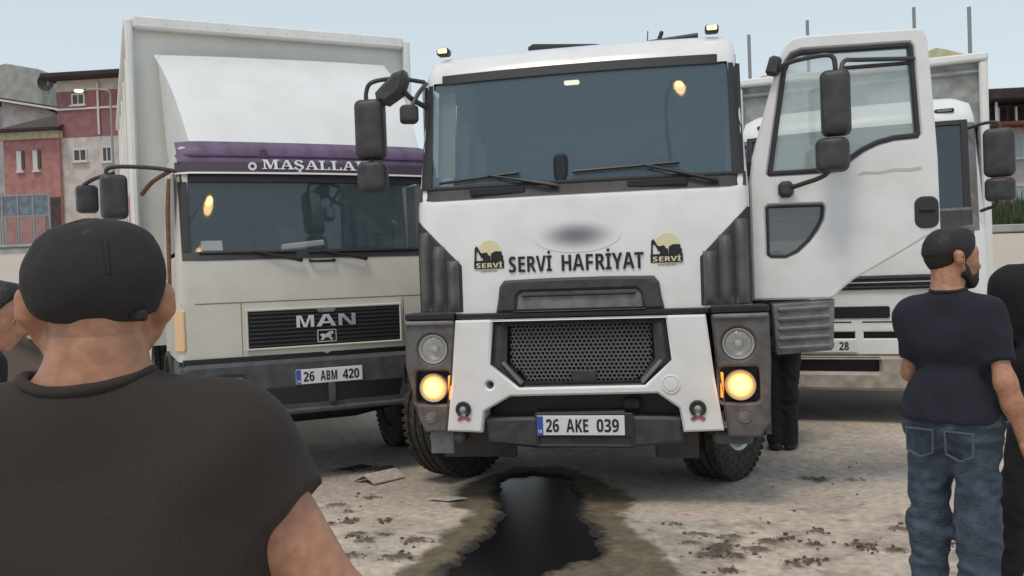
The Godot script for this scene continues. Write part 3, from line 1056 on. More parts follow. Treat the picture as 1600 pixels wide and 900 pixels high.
func wiper(parent: Node3D, lv: Array, pivot: Vector2, tip: Vector2, a: Vector2, b: Vector2) -> void:
	var q := func(p: Vector2, off: float) -> Vector3: return Vector3(p.x, p.y, front_z(lv, p.x, p.y) + off)
	var o := part("wiper", tubed([q.call(pivot, 0.03), q.call(pivot.lerp(tip, 0.15), 0.045), q.call(pivot.lerp(tip, 0.6), 0.04), q.call(tip, 0.025)], [0.018, 0.014, 0.010, 0.008], 8), M.black, parent)
	var bl := []
	for i in 9: bl.append(q.call(a.lerp(b, i / 8.0), 0.016))
	part("wiper_blade", tubed(bl, 0.011, 6), M.black, o)

# a mirror housing with rounded edges; its glass looks along look (+1 to the front, -1 to the back)
func mirror(parent: Node3D, c: Vector3, size: Vector3, arm: Array, turn := 0.0, called := "mirror") -> MeshInstance3D:
	var rows := []
	var prof := rounded(-size.x / 2, -size.y / 2, size.x / 2, size.y / 2, minf(size.x, size.y) * 0.22, 4)
	for k in [[0.80, -0.5, 0.0], [0.97, -0.44, 0.0], [1.0, -0.3, 0.0], [1.0, 0.0, 0.0], [0.96, 0.25, 0.0], [0.86, 0.4, 0.0], [0.62, 0.49, 0.0], [0.2, 0.52, 0.0]]:
		var r := []
		for p in prof: r.append(Vector3(p.x * k[0], p.y * (1.0 - (1.0 - k[0]) * 0.45), size.z * k[1]))
		rows.append(r)
	var s := Shape.new()
	s.grid(rows, true)
	s.fan(rows[-1])
	s.fan(rows[0], true)
	var o := part(called, s, M.plastic, parent, Transform3D(Basis(Vector3.UP, turn), c), 50.0)
	part("mirror_glass", plated(rounded(-size.x * 0.38, -size.y * 0.44, size.x * 0.38, size.y * 0.44, 0.02), [], -size.z * 0.5 - 0.006, -size.z * 0.5 - 0.002), M.silver, o)
	if arm.size(): part("mirror_arm", tubed(curve(arm, 5), 0.016, 8), M.plastic, parent)
	return o

func cab_inside(t: Node3D, hw: float, y0: float, dash_y: float, top: float, zf: float, zb: float, wheel_x: float) -> void:
	part("cab_floor", boxed(Vector3(0, y0, (zf + zb) / 2), Vector3(hw * 2 - 0.1, 0.06, zf - zb - 0.1), 0.0), M.black, t)
	part("dashboard", plated(V2([zf - 0.06, y0 + 0.05, zf - 0.02, dash_y - 0.06, zf - 0.1, dash_y, zf - 0.42, dash_y + 0.03, zf - 0.55, dash_y - 0.05, zf - 0.5, dash_y - 0.35, zf - 0.35, y0 + 0.05]), [], -hw + 0.07, hw - 0.07, 0.0, Transform3D(Basis(Vector3(0, 0, 1), Vector3(0, 1, 0), Vector3(-1, 0, 0)), Vector3.ZERO)), M.dash, t)
	for x in [wheel_x, -wheel_x]:
		var seat := boxed(Vector3(x, dash_y - 0.42, zf - 1.15), Vector3(0.5, 0.16, 0.5), 0.05)
		seat.box(Vector3(x, dash_y - 0.02, zf - 1.42), Vector3(0.48, 0.72, 0.14), 0.05)
		seat.box(Vector3(x, dash_y + 0.42, zf - 1.45), Vector3(0.3, 0.18, 0.1), 0.04)
		part("seat", seat, M.seat, t)
	var ring := []
	var tilt := Basis(Vector3.RIGHT, -0.6)
	for i in 33: ring.append(Vector3(wheel_x, dash_y + 0.06, zf - 0.68) + tilt * Vector3(cos(TAU * i / 32) * 0.22, 0, sin(TAU * i / 32) * 0.22))
	var sw := tubed(ring, 0.016, 8)
	sw.tube([ring[0], ring[16]], 0.014, 6)
	sw.tube([Vector3(wheel_x, dash_y + 0.05, zf - 0.67), Vector3(wheel_x, dash_y - 0.2, zf - 0.5)], 0.03, 8)
	part("steering_wheel", sw, M.black, t)
	part("cab_lining", boxed(Vector3(0, (y0 + top) / 2, zb + 0.06), Vector3(hw * 2 - 0.12, top - y0 - 0.1, 0.03), 0.0), M.lining, t)
	part("cab_lining", boxed(Vector3(0, top - 0.08, (zf + zb) / 2 - 0.2), Vector3(hw * 2 - 0.3, 0.02, zf - zb - 0.55), 0.0), M.lining, t)

# two rails, a cross member, axles and wheels under a truck
func chassis(t: Node3D, front: float, length: float, r: float, fx: float, fz: float, steer: float, rear: Array, y: float, shift := 0.0) -> void:
	for x in [-0.4, 0.4]: part("chassis_rail", boxed(Vector3(x, y, front - length / 2), Vector3(0.09, 0.26, length), 0.01), M.iron, t)
	part("front_axle", tubed([Vector3(-fx + 0.1, r, fz), Vector3(-0.5, r - 0.06, fz), Vector3(0.5, r - 0.06, fz), Vector3(fx - 0.1, r, fz)], 0.07, 10), M.iron, t)
	for s in [-1.0, 1.0]: wheel(t, Vector3(s * fx + shift, r, fz), r, 0.31, steer, s)
	for z in rear:
		part("rear_axle", tubed([Vector3(-0.9, r, z), Vector3(0.9, r, z)], [0.1, 0.1], 10), M.iron, t)
		for s in [-1.0, 1.0]:
			wheel(t, Vector3(s * 0.93, r, z), r, 0.3, 0.0, s)
	part("gearbox", boxed(Vector3(0, y - 0.05, front - 2.2), Vector3(0.5, 0.5, 1.2), 0.08), M.iron, t)
	part("engine", boxed(Vector3(0, y + 0.02, front - 1.1), Vector3(0.66, 0.75, 0.95), 0.08), M.iron, t)

# ------------------------------------------------ the white tipper in the middle
func centre_truck() -> void:
	var t := thing("tipper_truck", "white tipper truck in the middle with its door open and amber lamps lit", "truck", Vector3(0.45, 0, -6.025), -0.2)
	var lv := [[1.36, 1.15, 0.0, 0.03, 0.10, -1.95], [1.80, 1.15, 0.0, 0.03, 0.10, -1.95], [2.12, 1.15, -0.015, 0.04, 0.09, -1.95], [2.17, 1.15, -0.045, 0.05, 0.08, -1.95],
		[2.26, 1.145, -0.07, 0.06, 0.06, -1.95], [3.03, 1.10, -0.19, 0.07, 0.06, -1.95], [3.11, 1.095, -0.21, 0.07, 0.06, -1.95], [3.19, 1.085, -0.27, 0.07, 0.08, -1.95], [3.25, 1.05, -0.39, 0.06, 0.1, -1.92], [3.295, 0.97, -0.58, 0.05, 0.1, -1.85]]
	var omit := func(i: int, reg: String, s: float) -> bool:
		if reg == "f" and (i == 4 or i == 3): return true
		if reg == "r" and i <= 5 and s < 0.55: return true
		if reg == "l" and i == 4 and s > 0.05 and s < 0.55: return true
		return false
	part("cab", cab_shell(lv, omit), M.white, t)
	part("windshield", patch(lv, -1.085, 1.085, 2.2, 3.06, -0.012, 20, 8), M.windshield, t)
	# dark rim of the glass, dark cowl below it
	part("windshield_rim", patch(lv, -1.1, 1.1, 3.02, 3.085, 0.004, 16, 1, 0.012), M.gasket, t)
	for s in [-1.0, 1.0]: part("windshield_rim", patch(lv, s * 1.045, s * 1.125, 2.262, 3.019, 0.004, 3, 8, 0.014), M.gasket, t)
	part("cowl", patch(lv, -1.135, 1.135, 2.165, 2.262, 0.012, 20, 3, 0.03), M.plastic, t)
	part("cowl_ridge", patch(lv, -1.12, 1.12, 2.245, 2.262, 0.022, 20, 1, 0.01), M.black, t)
	for x in [-0.55, 0.55]: part("cowl_cover", plated(rounded(x - 0.2, 2.185, x + 0.2, 2.235, 0.02), [], front_z(lv, x, 2.2) + 0.002, front_z(lv, x, 2.2) + 0.028, 0.006), M.black, t)
	wiper(t, lv, Vector2(-0.12, 2.22), Vector2(-0.62, 2.325), Vector2(-0.98, 2.29), Vector2(-0.40, 2.33))
	wiper(t, lv, Vector2(0.95, 2.2), Vector2(0.46, 2.335), Vector2(-0.02, 2.315), Vector2(0.70, 2.34))
	# small things on the glass and in the cab
	part("camera_pod", plated(rounded(-0.155, 2.24, -0.055, 2.45, 0.045, 5), [], front_z(lv, -0.1, 2.35) - 0.05, front_z(lv, -0.1, 2.35) + 0.014, 0.02), M.black, t)
	cab_inside(t, 1.13, 1.4, 2.2, 3.28, -0.1, -1.95, 0.58)
	part("curtain", patch(lv, -1.03, -0.9, 2.34, 2.98, -0.11, 10, 1, 0.012), M.curtain, t)
	part("curtain_edge", patch(lv, -0.86, -0.82, 2.32, 2.75, -0.2, 2, 1, 0.02), M.curtain_dark, t)
	part("jacket", boxed(Vector3(-0.78, 2.42, -0.5), Vector3(0.12, 0.4, 0.1), 0.04), M.seat, t)
	part("dome_lamp", boxed(Vector3(-0.05, 3.0, -0.42), Vector3(0.11, 0.03, 0.04), 0.008), M.dome_light, t)
	part("paper_on_dash", boxed(Vector3(0.55, 2.245, -0.36), Vector3(0.9, 0.012, 0.16), 0.0, Basis(Vector3.UP, 0.05)), M.paper, t)
	# front panel: badge, lettering, logos
	var bs := Shape.new()
	for k in 40:
		for q in 6:
			var c := []
			for e in [[q, k], [q + 1, k], [q + 1, k + 1], [q, k + 1]]:
				var d: Vector2 = Vector2(cos(TAU * e[1] / 40.0), sin(TAU * e[1] / 40.0)) * e[0] / 6.0
				c.append([Vector3(d.x * 0.30, 1.875 + d.y * 0.115, front_z(lv, d.x * 0.30, 1.875 + d.y * 0.115) + 0.003), Vector2(0.5 + d.x * 0.5, 0.5 - d.y * 0.5)])
			for tr in [[0, 1, 2], [0, 2, 3]]:
				bs.tri(c[tr[0]][0], c[tr[1]][0], c[tr[2]][0])
				for o in tr: bs.uv.append(c[o][1])
	bs.has_uv = true
	part("badge", bs, M.badge, t)
	lettering("SERVİ", 0.30, 0.142, Vector3(-0.325, 1.708, front_z(lv, 0.3, 1.7) + 0.006), M.black, t, "Droid Sans", 700, 0.004)
	lettering("HAFRİYAT", 0.555, 0.142, Vector3(0.17, 1.708, front_z(lv, 0.2, 1.7) + 0.006), M.black, t, "Droid Sans", 700, 0.004)
	for x in [-0.615, 0.60]: digger_logo(t, Vector3(x, 1.755, front_z(lv, x, 1.75) + 0.002))
	# upper grille: dark surround with a stepped recess
	part("upper_grille", plated(V2([-0.575, 1.362, -0.555, 1.46, -0.545, 1.54, -0.51, 1.585, -0.2, 1.592, 0.2, 1.592, 0.51, 1.585, 0.545, 1.54, 0.555, 1.46, 0.575, 1.362]), [V2([-0.43, 1.385, -0.42, 1.475, -0.39, 1.50, 0.39, 1.50, 0.42, 1.475, 0.43, 1.385])], -0.03, 0.03, 0.02), M.plastic, t)
	part("grille_panel", plated(V2([-0.44, 1.37, -0.44, 1.51, 0.44, 1.51, 0.44, 1.37]), [], -0.04, 0.004), M.plastic_grey, t)
	part("grille_bar", boxed(Vector3(0, 1.475, 0.012), Vector3(0.78, 0.016, 0.02), 0.006), M.gasket, t)
	# louvred vents on the cab's corners
	for s in [-1.0, 1.0]:
		var vo := []
		for p in [[0.83, 1.375], [0.815, 1.55], [0.80, 1.70], [0.85, 1.755], [0.95, 1.83], [1.06, 1.93], [1.135, 2.02], [1.145, 1.95], [1.135, 1.6], [1.11, 1.375]]: vo.append_array([s * p[0], p[1]])
		var rows := []
		for j in 13:
			var y := lerpf(1.375, 2.02, j / 12.0)
			var ex := 0.815 if y < 1.70 else lerpf(0.815, 1.13, (y - 1.70) / 0.32)
			var r := []
			for i in 9:
				var x := lerpf(ex, 1.148, i / 8.0)
				r.append(Vector3(s * x, y, front_z(lv, minf(x, 1.145), y) + 0.012 + (0.0 if i > 0 else -0.012)))
			rows.append(r)
		var sh := Shape.new()
		sh.grid(rows, false, s < 0)
		var vent := part("corner_vent", sh, M.gasket, t)
		for k in 3:
			var x0 := 0.835 + k * 0.105
			var x1 := x0 + 0.085
			var fr := []
			for j in 11:
				var y := lerpf(1.385, minf(2.0, 1.70 + maxf(0.0, x0 - 0.80) * 0.98), j / 10.0)
				var r := []
				for i in 7:
					var u := i / 6.0
					var x := lerpf(x0, x1, u)
					r.append(Vector3(s * x, y, front_z(lv, minf(x, 1.145), y) + 0.012 + 0.055 * sin(PI * u) * (1.0 - u * 0.35) * smoothstep(0.0, 0.12, j / 10.0) * smoothstep(1.0, 0.9, j / 10.0)))
				fr.append(r)
			var sl := Shape.new()
			sl.grid(fr, false, s < 0)
			part("slat", sl, M.plastic_dusty, vent, Transform3D.IDENTITY, 60.0)
	# black joint between cab and bumper
	part("joint_strip", boxed(Vector3(0, 1.345, -0.02), Vector3(1.72, 0.036, 0.09), 0.008), M.black, t)
	for s in [-1.0, 1.0]: part("joint_strip", boxed(Vector3(s * 1.05, 1.345, -0.1), Vector3(0.38, 0.05, 0.2), 0.01, Basis(Vector3.UP, s * 0.12)), M.black, t)
	# bumper: white centre with the honeycomb grille in it
	var hole := V2([-0.60, 1.305, 0.58, 1.305, 0.61, 1.02, 0.43, 0.855, -0.43, 0.845, -0.63, 1.005])
	part("bumper_panel", plated(V2([-0.865, 1.318, -0.905, 0.9, -0.95, 0.545, -0.70, 0.535, -0.675, 0.685, -0.49, 0.785, 0.51, 0.80, 0.65, 0.70, 0.675, 0.54, 0.935, 0.55, 0.885, 0.9, 0.84, 1.318]), [hole, disc(-0.635, 0.865, 0.028, 14)], -0.16, 0.035, 0.014), M.white, t)
	part("grille_frame", plated(hole, [V2([-0.505, 1.275, 0.49, 1.275, 0.50, 1.03, 0.395, 0.885, -0.395, 0.875, -0.52, 1.01])], -0.12, 0.012, 0.035), M.plastic, t)
	for s in [-1.0, 1.0]: part("grille_strut", boxed(Vector3(s * 0.475, 0.945, 0.018), Vector3(0.025, 0.2, 0.02), 0.006, Basis(Vector3(0, 0, 1), s * -0.72)), M.plastic_grey, t)
	honeycomb(t, -0.505, 0.495, 0.875, 1.28, -0.045)
	part("radiator", boxed(Vector3(0, 1.08, -0.14), Vector3(1.1, 0.5, 0.03), 0.0), M.black, t)
	part("sensor_cover", plated(rounded(-0.07, 0.875, 0.1, 0.955, 0.012), [], -0.05, -0.025, 0.006), M.plastic, t)
	part("blank_plug", lathed([Vector2(0.001, 0.012), Vector2(0.04, 0.011), Vector2(0.05, 0.0), Vector2(0.056, 0.008), Vector2(0.062, 0.006), Vector2(0.064, -0.01)], 24, Transform3D(FACING, Vector3(0.60, 0.86, 0.036))), M.white, t)
	part("bumper_beam", plated(V2([-0.70, 0.63, -0.34, 0.635, -0.33, 0.665, 0.28, 0.675, 0.30, 0.64, 0.67, 0.635, 0.665, 0.46, 0.36, 0.43, -0.33, 0.42, -0.66, 0.45]), [], -0.22, -0.01, 0.02), M.plastic, t)
	for q in [[-0.80, 0.55], [0.62, 0.30]]: part("shade_panel", boxed(Vector3(q[0], 0.40, -0.30), Vector3(q[1], 0.22, 0.03), 0.01, Basis(Vector3.RIGHT, 0.25)), M.plastic, t)  # dark panels added to stand for the shadow below the bumper
	part("mud_guard", boxed(Vector3(-1.03, 0.44, -0.12), Vector3(0.17, 0.16, 0.02), 0.006), M.plastic_grey, t)
	part("bumper_recess", boxed(Vector3(0, 0.70, -0.2), Vector3(1.3, 0.25, 0.04), 0.0), M.black, t)
	part("hook_block", boxed(Vector3(0.33, 0.71, -0.13), Vector3(0.12, 0.08, 0.1), 0.015), M.iron, t)
	part("plate_holder", plated(rounded(-0.325, 0.43, 0.345, 0.665, 0.015), [rounded(-0.305, 0.45, 0.325, 0.50, 0.008)], -0.015, 0.008, 0.005), M.gasket, t)
	number_plate(t, [["26", -0.32, 0.15], ["AKE", -0.035, 0.25], ["039", 0.31, 0.25]], Vector3(-0.015, 0.583, 0.016), 0.60, 0.135)
	for s in [-1.0, 1.0]:
		var x: float = -0.825 if s < 0 else 0.77
		var ring := []
		for i in 17: ring.append(Vector3(x + cos(PI * 1.72 * i / 16 - PI * 0.36) * 0.044, 0.70 + sin(PI * 1.72 * i / 16 - PI * 0.36) * 0.044, 0.048))
		var eye := part("tow_eye", tubed(ring, 0.012, 8), M.iron, t)
		part("tow_pin", lathed([Vector2(0.001, 0.03), Vector2(0.02, 0.025), Vector2(0.03, 0.0)], 16, Transform3D(FACING, Vector3(x, 0.70, 0.036))), M.rim, eye)
		var rib := plated(V2([x - 0.05, 0.632, x - 0.015, 0.655, x, 0.645, x + 0.015, 0.655, x + 0.05, 0.632, x + 0.035, 0.615, x, 0.632, x - 0.035, 0.615]), [], 0.036, 0.042)
		part("red_ribbon", rib, M.red_faded, eye)
	# lamp boxes at the corners
	for s in [-1.0, 1.0]:
		var ox := 0.0
		var bo := V2([s * 0.872, 1.315, s * 1.245, 1.315, s * 1.25, 1.0, s * 1.235, 0.60, s * 1.17, 0.50, s * 0.965, 0.50, s * 0.91, 0.90])
		if s < 0: bo = V2([-0.872, 1.315, -1.245, 1.315, -1.25, 1.0, -1.215, 0.84, -1.165, 0.62, -1.12, 0.53, -0.965, 0.53, -0.91, 0.90])
		var hc := Vector2(s * 1.045, 1.118)
		var ac := Vector2(s * 1.05, 0.845)
		part("lamp_box", plated(bo, [disc(hc.x, hc.y, 0.108, 24), rounded(ac.x - 0.135, ac.y - 0.115, ac.x + 0.125, ac.y + 0.12, 0.03)], -0.12, 0.0, 0.016), M.plastic_dusty, t)
		part("lamp_box_top", boxed(Vector3(s * 1.06, 1.302, -0.10), Vector3(0.36, 0.03, 0.24), 0.01), M.plastic_grey, t)
		part("lamp_box_side", plated(V2([-0.12, 1.315, -0.95, 1.315, -0.62, 1.05, -0.42, 0.72, -0.36, 0.5, -0.12, 0.5]) if s > 0 else V2([-0.12, 1.315, -0.95, 1.315, -0.6, 1.16, -0.12, 1.05]), [], -0.02, 0.02, 0.006, Transform3D(Basis(Vector3(0, 0, 1), Vector3(0, 1, 0), Vector3(-1, 0, 0)), Vector3(s * 1.228, 0, 0))), M.plastic_dusty, t)
		part("lamp_recess", boxed(Vector3(s * 1.06, 0.98, -0.13), Vector3(0.34, 0.6, 0.03), 0.0), M.plastic, t)
		var hl := round_lamp(t, Vector3(hc.x, hc.y, -0.025), 0.092, M.lamp_glass, "headlight", M.rim)
		part("bulb_shield", lathed([Vector2(0.001, 0.012), Vector2(0.022, 0.008), Vector2(0.026, -0.03)], 16, Transform3D(FACING, Vector3(hc.x, hc.y, -0.045))), M.rim, hl)
		var am := round_lamp(t, Vector3(ac.x, ac.y, -0.01), 0.088, M.amber_lit, "fog_lamp", M.rim)
		part("bulb_glow", lathed([Vector2(0.001, 0.016), Vector2(0.03, 0.0155), Vector2(0.058, 0.0125), Vector2(0.062, 0.009)], 24, Transform3D(FACING, Vector3(ac.x, ac.y - 0.006, 0.0))), M.amber_core, am)
		for q in 3: part("lens_rib", boxed(Vector3(ac.x, ac.y + 0.022 - q * 0.022, 0.0135 - 0.001 * q * q), Vector3(0.07, 0.004, 0.004), 0.0015), M.amber_rib, am)
		part("indicator_lens", boxed(Vector3(ac.x - s * 0.118, ac.y, -0.02), Vector3(0.022, 0.17, 0.03), 0.006), M.amber_side, am)
		part("bolt_cover", lathed([Vector2(0.001, 0.01), Vector2(0.03, 0.008), Vector2(0.034, 0.0), Vector2(0.044, 0.006), Vector2(0.046, -0.01)], 20, Transform3D(FACING, Vector3(s * 1.07, 0.645, 0.004))), M.plastic_grey, t)
		var li := OmniLight3D.new()
		li.name = "fog_lamp_light"
		li.light_color = Color(1.0, 0.66, 0.3)
		li.light_energy = 0.012
		li.light_size = 0.08
		li.shadow_enabled = true
		li.omni_range = 8.0
		li.omni_attenuation = 2.0
		t.add_child(li, true)
		li.position = Vector3(ac.x, ac.y, 0.07)
		part("wheel_arch", arch(s * 1.06, 0.58, -1.02, 0.66, 0.30), M.plastic, t)
		part("mud_flap", boxed(Vector3(s * 1.06, 0.55, -1.80), Vector3(0.34, 0.5, 0.015), 0.0), M.rubber, t)
		part("front_skirt", boxed(Vector3(s * 1.0, 0.47, -0.22), Vector3(0.26, 0.08, 0.2), 0.02), M.plastic_dusty, t)
	# roof: marker lamps, hatch, light bar
	for s in [-1.0, 1.0]:
		var x: float = -1.0 if s < 0 else 0.95
		var ml := part("marker_lamp", boxed(Vector3(x, 3.295, -0.42), Vector3(0.095, 0.055, 0.08), 0.012), M.gasket, t)
		part("lens", boxed(Vector3(x, 3.298, -0.376), Vector3(0.07, 0.034, 0.014), 0.006), M.amber_white, ml)
	part("roof_flap", plated(V2([-0.40, 3.29, -0.42, 3.36, -0.38, 3.385, 0.1, 3.345, 0.2, 3.325, 0.2, 3.29]), [], -0.95, -0.72, 0.012), M.gasket, t)
	part("roof_bar", tubed([Vector3(0.36, 3.32, -0.9), Vector3(0.5, 3.35, -0.85), Vector3(0.86, 3.36, -0.8)], [0.012, 0.018, 0.02], 8), M.gasket, t)
	part("roof_bracket", boxed(Vector3(0.58, 3.385, -0.85), Vector3(0.03, 0.09, 0.03), 0.008, Basis(Vector3(0, 0, 1), -0.4)), M.gasket, t)
	part("aerial", tubed([Vector3(0.48, 3.3, -0.85), Vector3(0.49, 3.44, -0.86)], 0.004, 5), M.black, t)
	# mirrors on the far side
	mirror(t, Vector3(-1.49, 2.71, -0.12), Vector3(0.215, 0.43, 0.15), [Vector3(-1.12, 3.06, -0.3), Vector3(-1.3, 3.08, -0.2), Vector3(-1.46, 3.05, -0.12), Vector3(-1.51, 2.98, -0.12), Vector3(-1.51, 2.88, -0.12)], 0.1)
	mirror(t, Vector3(-1.485, 2.365, -0.12), Vector3(0.215, 0.22, 0.14), [Vector3(-1.49, 2.5, -0.12), Vector3(-1.49, 2.42, -0.12)], 0.1)
	part("mirror_bracket", plated(V2([-1.43, 2.90, -1.44, 2.97, -1.30, 3.10, -1.22, 3.12, -1.20, 3.06, -1.24, 2.95, -1.36, 2.88]), [], -0.2, -0.08, 0.03), M.plastic, t)
	part("mirror_arm", tubed(curve([Vector3(-1.09, 2.86, -0.28), Vector3(-1.2, 2.93, -0.2), Vector3(-1.25, 3.0, -0.15)], 4), 0.02, 8), M.plastic, t)
	mirror(t, Vector3(-1.19, 2.80, -0.12), Vector3(0.13, 0.13, 0.1), [Vector3(-1.11, 3.05, -0.3), Vector3(-1.14, 2.95, -0.18), Vector3(-1.17, 2.86, -0.13)], 0.5, "kerb_mirror")
	part("side_window", boxed(Vector3(-1.125, 2.64, -0.75), Vector3(0.006, 0.8, 1.0), 0.0), M.pane, t)
	# the open door on the near side, in the plane across the cab's front pillar
	open_door(t)
	chassis(t, -0.3, 6.6, 0.52, 1.05, -1.02, -0.48, [-4.9, -6.2], 0.98, -0.085)
	part("oil_pan", boxed(Vector3(-0.05, 0.62, -1.0), Vector3(0.5, 0.2, 0.8), 0.06), M.iron, t)
	part("fuel_tank", boxed(Vector3(-0.95, 0.85, -2.9), Vector3(0.5, 0.55, 1.0), 0.1), M.rim, t)
	var bed := Shape.new()
	bed.plate(V2([-1.1, 1.3, 1.1, 1.3, 1.14, 2.7, -1.14, 2.7]), [], -2.36, -2.3, 0.01)
	bed.plate(V2([-1.1, 1.3, 1.1, 1.3, 1.14, 2.7, -1.14, 2.7]), [], -6.86, -6.8, 0.01)
	for s in [-1.0, 1.0]: bed.box(Vector3(s * 1.12, 2.0, -4.58), Vector3(0.06, 1.4, 4.44), 0.01)
	bed.box(Vector3(0, 1.32, -4.58), Vector3(2.16, 0.06, 4.44), 0.0)
	var bedo := part("tipper_body", bed, M.white, t)
	for k in 7:
		for s in [-1.0, 1.0]: part("body_rib", boxed(Vector3(s * 1.17, 2.0, -2.6 - k * 0.66), Vector3(0.05, 1.38, 0.09), 0.012), M.white, bedo)

func arch(x: float, y: float, z: float, r: float, w: float) -> Shape:
	var rows := []
	for i in 17:
		var a := PI * 0.02 + PI * 0.96 * i / 16
		rows.append([Vector3(x - w / 2, y + sin(a) * r, z + cos(a) * r), Vector3(x + w / 2, y + sin(a) * r, z + cos(a) * r), Vector3(x + w / 2, y + sin(a) * (r + 0.03), z + cos(a) * (r + 0.03)), Vector3(x - w / 2, y + sin(a) * (r + 0.03), z + cos(a) * (r + 0.03))])
	var s := Shape.new()
	s.grid(rows, true)
	return s

func ellipse(x: float, y: float, a: float, b: float, n := 32) -> PackedVector2Array:
	var o := PackedVector2Array()
	for i in n: o.append(Vector2(x + cos(TAU * i / n) * a, y + sin(TAU * i / n) * b))
	return o

func honeycomb(t: Node3D, x0: float, x1: float, y0: float, y1: float, z: float) -> void:
	var p := 0.0305
	var s := Shape.new()
	var row := 0
	var y := y0 + 0.014
	while y < y1 - 0.01:
		var lo := x0 + 0.015 + maxf(0.0, (1.01 - y) * 0.85)
		var hi := x1 - 0.015 - maxf(0.0, (1.01 - y) * 0.75)
		var x := x0 + 0.01 + (p * 0.5 if row % 2 else 0.0)
		while x < hi:
			if x > lo:
				var a := []
				var b := []
				var c := []
				for k in 6:
					var w := TAU * k / 6 + PI / 6
					a.append(Vector3(x + cos(w) * p * 0.585, y + sin(w) * p * 0.585, z))
					b.append(Vector3(x + cos(w) * p * 0.40, y + sin(w) * p * 0.40, z + 0.006))
					c.append(Vector3(x + cos(w) * p * 0.40, y + sin(w) * p * 0.40, z - 0.012))
				s.grid([a, b, c], true)
			x += p
		y += p * 0.87
		row += 1
	var o := part("honeycomb_mesh", s, M.mesh_grey, t, Transform3D.IDENTITY, 0.0)
	o.set_meta("kind", "stuff")

# round emblem: pale sun, digger and lorry in black, a block of lettering below
func digger_logo(t: Node3D, c: Vector3) -> void:
	var o := part("emblem", plated(disc(c.x + 0.005, c.y + 0.03, 0.082, 32), [], c.z - 0.02, c.z + 0.002), M.sun_yellow, t)
	var k := Shape.new()
	var z0 := c.z + 0.002
	for poly in [[-0.105, -0.03, -0.10, 0.06, -0.085, 0.075, -0.06, 0.03, -0.04, 0.02, -0.04, -0.01, -0.055, -0.01, -0.065, 0.012, -0.082, 0.04, -0.09, 0.03, -0.092, -0.03],
			[-0.045, -0.03, -0.045, 0.025, -0.015, 0.03, -0.005, 0.01, 0.01, 0.005, 0.01, -0.03], [0.012, -0.03, 0.015, 0.02, 0.045, 0.035, 0.09, 0.032, 0.092, 0.012, 0.10, 0.0, 0.10, -0.03]]:
		var pp := V2(poly)
		for i in pp.size(): pp[i] += Vector2(c.x, c.y)
		k.plate(pp, [], z0, z0 + 0.003)
	k.plate(rounded(c.x - 0.108, c.y - 0.085, c.x + 0.105, c.y - 0.028, 0.006), [], z0, z0 + 0.003)
	part("digger_silhouette", k, M.black, o)
	lettering("SERVİ", 0.185, 0.042, c + Vector3(0, -0.057, 0.006), M.sun_yellow, o, "Droid Sans", 700, 0.002)
	lettering("HAFRİYAT", 0.12, 0.016, c + Vector3(0.0, -0.098, 0.001), M.olive, o, "Droid Sans", 700, 0.002)

